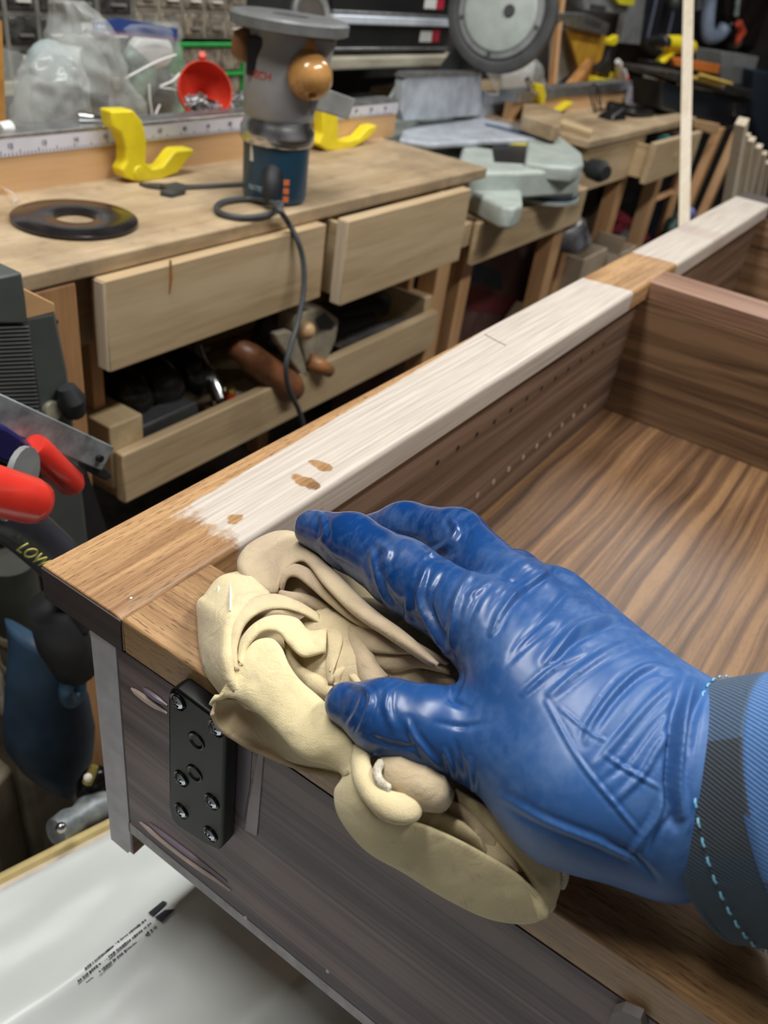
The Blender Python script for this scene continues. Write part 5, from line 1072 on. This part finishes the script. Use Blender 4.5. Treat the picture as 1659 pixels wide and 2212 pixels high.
one('blue_cloth', MB().ball(Wy(1232,478,.60),(.03,.02,.03),14,8), mat('light_blue_cloth',(.15,.24,.45),.7), 'light blue cloth above the cartons', 'cloth')
pk = mat('pink_red_plastic',(.62,.05,.12),.45,var=.2)
for i,(a,b,r_) in enumerate((((1300,455),(1356,478),.020),((1312,502),(1352,488),.018),((1332,560),(1350,520),.026),((1368,520),(1396,512),.02))):
    one('pink_bundle', MB().tube([Wy(*a,.62),Wy((a[0]+b[0])/2,(a[1]+b[1])/2-4,.60),Wy(*b,.62)],[r_*.8,r_,r_*.8],10), pk, ['upper pink-red','lower pink-red','pink-red standing','dark red end'][i]+' bundle under the far bench', 'bundle')
one('white_packet', PY([(1310,548),(1352,490),(1362,505),(1322,566)],.60,.02), mat('white_blue_packet',(.50,.55,.60),.5,var=.4,vs=20), 'white packet lying between the pink bundles', 'packet')
lump(Wy(1400,480,.70),(.12,.06,.13),mat('navy_fabric',(.022,.025,.05),.8,var=.5,vs=15),'dark_clothing','heap of navy fabric under the far bench','fabric',.4,12)
lump(Wy(1335,410,.74),(.14,.06,.07),mat('black_fabric',(.008,.009,.013),.8,var=.5),'black_bag','black bag pushed under the far bench drawers','bag',.3,12)
lump(Wy(1488,462,.30),(.022,.02,.02),mat('lilac_blue',(.16,.17,.42),.5),'blue_ball','lilac blue ball behind the tall stick','ball',.1,12)
lump(Wy(1452,500,.45),(.05,.04,.05),mat('dark_green_foil',(.02,.06,.05),.5,var=.7,vs=40),'green_bag','dark green bag below the lilac ball','bag',.4,20)
one('diagonal_brace', MB().tube([Wy(1392,440,.50),Wy(1450,415,.50)],.012,4), M['pine_v'], 'short timber brace between the legs under the far bench', 'brace')
one('diagonal_post', MB().tube([Wy(1486,330,.50),Wy(1455,418,.50),Wy(1418,540,.50)],.018,4), M['pine_v'], 'slanting timber post under the far bench', 'post')
lump(Wy(1130,680,.62),(.10,.08,.06),mat('red_dark_cloth',(.10,.02,.02),.8,var=.4),'red_cloth','dark red cloth on the floor beside the logo carton','cloth',.3,14)
one('wood_scrap', PY([(1085,720),(1130,655),(1160,660),(1120,720)],.50,.02), M['pine_top'], 'pale board scrap beside the logo carton', 'offcut')
# ---------------------------------------------------------------- left: ridged grey machine, clamps, hose
dm = mat('grey_green_enamel',(.085,.095,.088),.5,var=.15,vs=12)
mc = thing('grey_cabinet', 'grey steel machine cabinet with a ribbed black panel at the left edge', 'machine', (.18,.35,FZ))
mY = .30
obj('casing', MB().prism([Wy(x,y,mY) for x,y in ((52,684),(122,672),(148,800),(166,950),(186,1110),(200,1240),(110,1240),(92,1000),(75,850))],(0,.05,0)), dm, mc, bevel=.004)
obj('wood_cap', MB().prism([Wy(x,y,mY) for x,y in ((50,622),(118,656),(120,674),(56,690))],(0,.06,0)), M['fence_wood'], mc, bevel=.001)
obj('top_plate', MB().prism([Wy(x,y,mY-.012) for x,y in ((-30,604),(48,588),(56,640),(62,700),(-30,700))],(0,.045,0)), dm, mc, bevel=.002)
pf_ = obj('ribbed_panel', MB().prism([Wy(x,y,mY-.008) for x,y in ((-30,701),(60,701),(75,790),(90,900),(96,1010),(-30,900))],(0,.03,0)), M['black_rubber'], mc)
rb_ = MB()
for i in range(34):
    y = 706+i*8.6; rb_.tube([Wy(-28,y+4,mY-.0085),Wy(60+(y-700)*.13,y,mY-.0085)],.0011,5)
obj('ribs', rb_, mat('rib_grey',(.075,.078,.078),.6), mc, kind='stuff')
obj('knob', MB().lathe([(0,.006),(.008,.005),(.010,.002),(.010,0),(0,0)],Wy(110,888,mY-.001),(0,-1,.3),18), mat('pale_brass_button',(.62,.60,.45),.35,.6), mc, label='pale metal button')
obj('side_knob', MB().tube([Wy(143,836,mY-.01),Wy(154,862,mY-.012),Wy(162,892,mY-.01)],[.008,.013,.010],12), M['black_rubber'], mc)
obj('rear_foot', MB().prism([Wy(x,y,mY+.03) for x,y in ((160,950),(186,1010),(230,1140),(232,1190),(130,1240),(120,1000))],(0,.04,0)), mat('charcoal_steel',(.018,.018,.02),.5), mc)
# bar clamps coming in from the left
c1 = thing('bar_clamp', 'steel bar clamp with blue jaw and red handles sticking in from the left', 'clamp', (.02,.10,-.10))
Yc = .17
def bar(a,b,Y,wd,th):   # flat bar: pixel centre line, height wd (z) thickness th (y)
    A_,B_ = Wy(*a,Y),Wy(*b,Y); d_ = (B_-A_)/np.linalg.norm(B_-A_); n_ = np.cross(d_,(0,1,0)); n_ /= np.linalg.norm(n_)
    return MB().hexa([A_-n_*wd,A_+n_*wd,A_+n_*wd+(0,th,0),A_-n_*wd+(0,th,0),B_-n_*wd,B_+n_*wd,B_+n_*wd+(0,th,0),B_-n_*wd+(0,th,0)])
obj('steel_bar', bar((-60,862),(234,992),Yc,.0105,.006), M['bar_steel'], c1, bevel=.0008)
obj('bar_pin', MB().lathe([(0,.003),(.003,.003),(.003,0),(0,0)],Wy(213,989,Yc-.0002),(0,-1,0),12), M['black'], c1)
obj('end_stop', MB().prism([Wy(x,y,Yc+.004) for x,y in ((190,998),(232,1012),(246,1030),(232,1040),(205,1028))],(0,.012,0)), M['black_rubber'], c1, bevel=.002)
jb = mat('navy_blue_paint',(.02,.02,.11),.35)
obj('jaw', MB().prism([Wy(x,y,Yc-.012) for x,y in ((-30,905),(20,925),(74,962),(62,1000),(38,1012),(-30,985))],(0,.026,0)), jb, c1, bevel=.003)
hr = mat('clear_red_plastic',(.80,.045,.03),.25,var=.1,coat=.4)
def handle(a,b,Y,r,label):
    A_,B_ = Wy(*a,Y),Wy(*b,Y); d_ = (B_-A_)/np.linalg.norm(B_-A_); L = np.linalg.norm(B_-A_)
    prof = [(0,0),(r*.86,0),(r,.004),(r,L-.006),(r*.8,L-.001),(r*.45,L),(r*.4,L-.003),(0,L-.003)]
    return obj('handle', MB().lathe(prof,A_,d_,16), hr, c1, label=label)
handle((70,962),(162,1052),Yc-.01,.0105,'red screw handle behind the bar')
obj('second_bar', bar((78,950),(178,1030),Yc+.012,.0045,.004), M['bar_steel'], c1, bevel=.0005)
c2 = thing('bar_clamp', 'second clamp at the left edge, only its fat red handle and black grip showing', 'clamp', Wy(0,1060,.06))
A_,B_ = Wy(-90,1035,.06),Wy(90,1088,.06); d_ = (B_-A_)/np.linalg.norm(B_-A_); L = np.linalg.norm(B_-A_)
obj('handle', MB().lathe([(0,0),(.0125,0),(.0135,.006),(.0135,L-.010),(.0120,L-.003),(.0085,L),(.007,L-.002),(0,L-.002)],A_,d_,24), hr, c2)
obj('jaw_plate', MB().lathe([(0,0),(.017,0),(.017,.004),(0,.004)],Wy(44,1018,.13),(.4,-.9,0),18), grey, c2)
hs = thing('vacuum_hose', 'black vacuum wand with yellow lettering passing under the bookcase corner', 'hose', Wy(70,1200,.12))
obj('wand', MB().tube(cr([Wy(-60,1085,.12),Wy(20,1120,.12),Wy(80,1165,.12),Wy(150,1240,.12),Wy(172,1330,.13)],30),[.0165]*30,20), mat('blue_black_plastic',(.035,.038,.05),.3), hs, smooth='all')
yt = mat('yellow_print',(.55,.52,.12),.5)
text('lettering','LOWA',yt,hs,Wy(32,1186,.1030),Wy(88,1226,.1030)-Wy(32,1186,.1030),(0,-.3,1),.0125)
obj('clip', MB().tube([Wy(-10,1100,.10),Wy(8,1106,.10),Wy(14,1116,.10)],.004,8), M['steel'], hs)
# lower left heap
tan = mat('tan_moulding',(.20,.165,.11),.55,var=.25,vs=20); tan2 = mat('khaki_plastic',(.15,.13,.09),.6,var=.3,vs=20); olive = mat('grey_green_cylinder',(.055,.058,.048),.5)
vc = thing('shop_vacuum', 'grey-green and tan shop vacuum standing on the floor by the bookcase', 'vacuum', (.22,.30,FZ))
ctr = np.array([.205,.30,0.]); 
vy = .26
def ring_tube(px0,px1,py_,Y): a,b = Wy(px0,py_,Y),Wy(px1,py_,Y); return (a+b)/2, np.linalg.norm(b-a)/2
c_,r_ = ring_tube(28,112,1330,vy)
obj('canister', MB().lathe([(0,Wy(70,1380,vy)[2]),(r_*.95,Wy(70,1380,vy)[2]),(r_,Wy(70,1370,vy)[2]),(r_*.92,Wy(70,1230,vy)[2]),(0,Wy(70,1230,vy)[2])],(c_[0],c_[1]+r_,0),UPV,28), olive, vc)
for i,(y0,y1,k_) in enumerate(((1378,1396,1.06),(1396,1450,.98),(1450,1468,1.08),(1468,1500,1.0),(1500,1540,1.1))):
    obj('moulded_ring', MB().lathe([(0,Wy(70,y1,vy)[2]),(r_*k_,Wy(70,y1,vy)[2]+.001),(r_*k_,Wy(70,y0,vy)[2]-.002),(r_*k_*.96,Wy(70,y0,vy)[2]),(0,Wy(70,y0,vy)[2])],(c_[0],c_[1]+r_,0),UPV,28), tan if i%2==0 else tan2, vc)
obj('body', MB().box(c_[0]-r_*1.4,c_[0]+r_*1.3,c_[1]+.01,c_[1]+.26,FZ,Wy(70,1541,vy)[2]), tan2, vc, bevel=.01)
one('tan_crate', MB().prism([Wz(x,y,-.52) for x,y in ((-40,1450),(20,1500),(85,1560),(82,1600),(-40,1730))],(0,0,-.33)), tan, 'tan crate in the lower left beside the blue jug', 'crate', bevel=.006)
one('dark_box', MB().box(-.02,.10,.14,.24,FZ,-.66), M['black'], 'dark box on the floor at the lower left', 'box', bevel=.004)
one('rubber_grip', MB().tube([Wy(108,1310,.13),Wy(135,1380,.135),Wy(165,1440,.14)],[.016,.020,.018],18), M['black_rubber'], 'black rubber grip hanging below the bookcase corner', 'grip', smooth='all')
bj = thing('blue_jug', 'dark blue plastic jug behind the bookcase end', 'jug', Wy(150,1740,.16))
jy = .155
obj('body', MB().loft([[Wy(x0,y,jy)+np.array((0,.03,0))+np.array((math.cos(a)*.5*(Wy(x1,y,jy)[0]-Wy(x0,y,jy)[0])+.5*(Wy(x1,y,jy)[0]-Wy(x0,y,jy)[0]),math.sin(a)*.035,math.cos(a)*.5*(Wy(x1,y,jy)[2]-Wy(x0,y,jy)[2]))) for a in [2*math.pi*k/24 for k in range(24)]] for x0,x1,y in ((104,140,1425),(100,165,1455),(96,200,1500),(88,225,1560),(82,240,1640),(78,235,1700),(84,215,1730),(110,180,1745))]), M['blue_hose'], bj, smooth='all')
obj('handle_loop', MB().tube(cr([Wy(150,1460,.14),Wy(142,1490,.132),Wy(150,1515,.135),Wy(168,1500,.14),Wy(172,1460,.145)],20),.006,10), mat('blue_plastic_light',(.05,.12,.20),.4), bj, smooth='all')
cb = thing('metal_coupling', 'grey ribbed metal coupling lying by the plastic sheet', 'coupling', Wy(160,1790,.06))
obj('barrel', MB().tube([Wy(120,1800,.06),Wy(150,1782,.06),Wy(170,1768,.06),Wy(190,1756,.06),Wy(230,1738,.06)],[.011,.013,.010,.0135,.011],14), M['bar_steel'], cb)
obj('bolt', MB().ball(Wy(132,1788,.045),.004,10,6), M['steel'], cb); obj('spring_clip', MB().tube([Wy(188,1692,.07),Wy(196,1675,.07),Wy(205,1655,.07)],[.004,.004,.003],8), mat('brass_strip',(.40,.33,.08),.4,.5), cb)
obj('black_head', MB().ball(Wy(206,1700,.085),(.016,.014,.02),14,8), M['black_gloss'], cb)
one('white_button', MB().ball(Wy(190,1680,.065),.0035,10,6), mat('pale_button',(.9,.85,.7),.4), 'small pale round button by the grey coupling', 'button')
# plastic-wrapped panel on the lower table
lt = thing('low_table', 'low table with a yellow pine edge at the lower left', 'table', (.1,.0,FZ))
zl = -.300
e0,e1 = Wz(-20,1922,zl),Wz(236,1792,zl)
ed = (e1-e0)/np.linalg.norm(e1-e0); pr_ = np.array((ed[1],-ed[0],0)); e1 = e1+ed*.25; e0 = e0-ed*.30
obj('tabletop', MB().hexa([e0-(0,0,.02),e1-(0,0,.02),e1+pr_*.55-(0,0,.02),e0+pr_*.55-(0,0,.02),e0,e1,e1+pr_*.55,e0+pr_*.55]), M['batten'], lt)
obj('edge_strip', MB().tube([e0-pr_*.005-(0,0,.004),e1-pr_*.005-(0,0,.004)],.0055,10), mat('yellow_pine_edge',(.66,.52,.22),.5,var=.15), lt)
for q in (e0+ed*.05+pr_*.05,e1-ed*.05+pr_*.05,e1-ed*.05+pr_*.5,e0+ed*.05+pr_*.5): obj('leg', MB().box(q[0]-.015,q[0]+.015,q[1]-.015,q[1]+.015,FZ,zl-.0205), M['pine_v'], lt)
ps = thing('plastic_sheet', 'glossy white plastic sack with small black printing folded over the low table', 'plastic sack', e0+pr_*.2)
nu,nv = 90,110; G = np.zeros((nv,nu,3)); Lx = np.linalg.norm(e1-e0)
fold = lambda v: .014*math.exp(-abs((v-.17)/.03)**1.4)+.040*math.exp(-abs((v-.36)/.045)**1.5)+.045*math.exp(-abs((v-.53)/.04)**1.4)+.03*math.exp(-((v-.68)/.03)**2)
for j in range(nv):
    for i in range(nu):
        u = i/(nu-1); v = j/(nv-1); vv = v+(u-.5)*.10
        p = e0+ed*Lx*u+pr_*(.006+.52*v); z = .003+fold(vv)*(.75+.25*math.sin(u*5))+.0035*mn.noise(Vector((u*5,v*16,0)))+.0012*mn.noise(Vector((u*30,v*30,3)))
        G[j,i] = p+np.array((0,0,max(z,.0015)))
film = mat('white_glossy_film',(.80,.84,.82),.36,var=.05,vs=8); o = obj('film', MB().grid(G[:,::-1]), film, ps, smooth='all'); s = o.modifiers.new('solid','SOLIDIFY'); s.thickness = .0006; s.offset = 1
def onfilm(x,y,dz=.0012):       # nearest film point seen at a pixel
    qx,qy,_ = proj(G.reshape(-1,3)); k_ = np.hypot(qx-x,qy-y).argmin(); p = G.reshape(-1,3)[k_]; return Wz(x,y,p[2]+dz)
inkm = mat('black_print',(.03,.03,.045),.5); rnd = random.Random(5)
for (a,b) in (((316,1986),(182,2094)),((326,1994),(168,2120)),((337,2001),(186,2122))):
    g = MB(); t = 0
    while t<1:
        L_ = rnd.uniform(.010,.030); p = onfilm(a[0]+(b[0]-a[0])*t,a[1]+(b[1]-a[1])*t); q = onfilm(a[0]+(b[0]-a[0])*min(1,t+L_),a[1]+(b[1]-a[1])*min(1,t+L_)); g.tube([p,q],.00085*rnd.uniform(.6,1.1),5,flat=.3); t += L_+rnd.choice((.006,.008,.02))
    obj('printed_line', g, inkm, ps)
obj('printed_mark', MB().prism([onfilm(x,y,.0025) for x,y in ((320,1972),(352,1946),(361,1950),(330,1978))],(0,0,.0004)), inkm, ps); obj('printed_mark', MB().prism([onfilm(x,y,.0025) for x,y in ((334,1982),(356,1966),(379,1964),(350,1992))],(0,0,.0004)), inkm, ps)
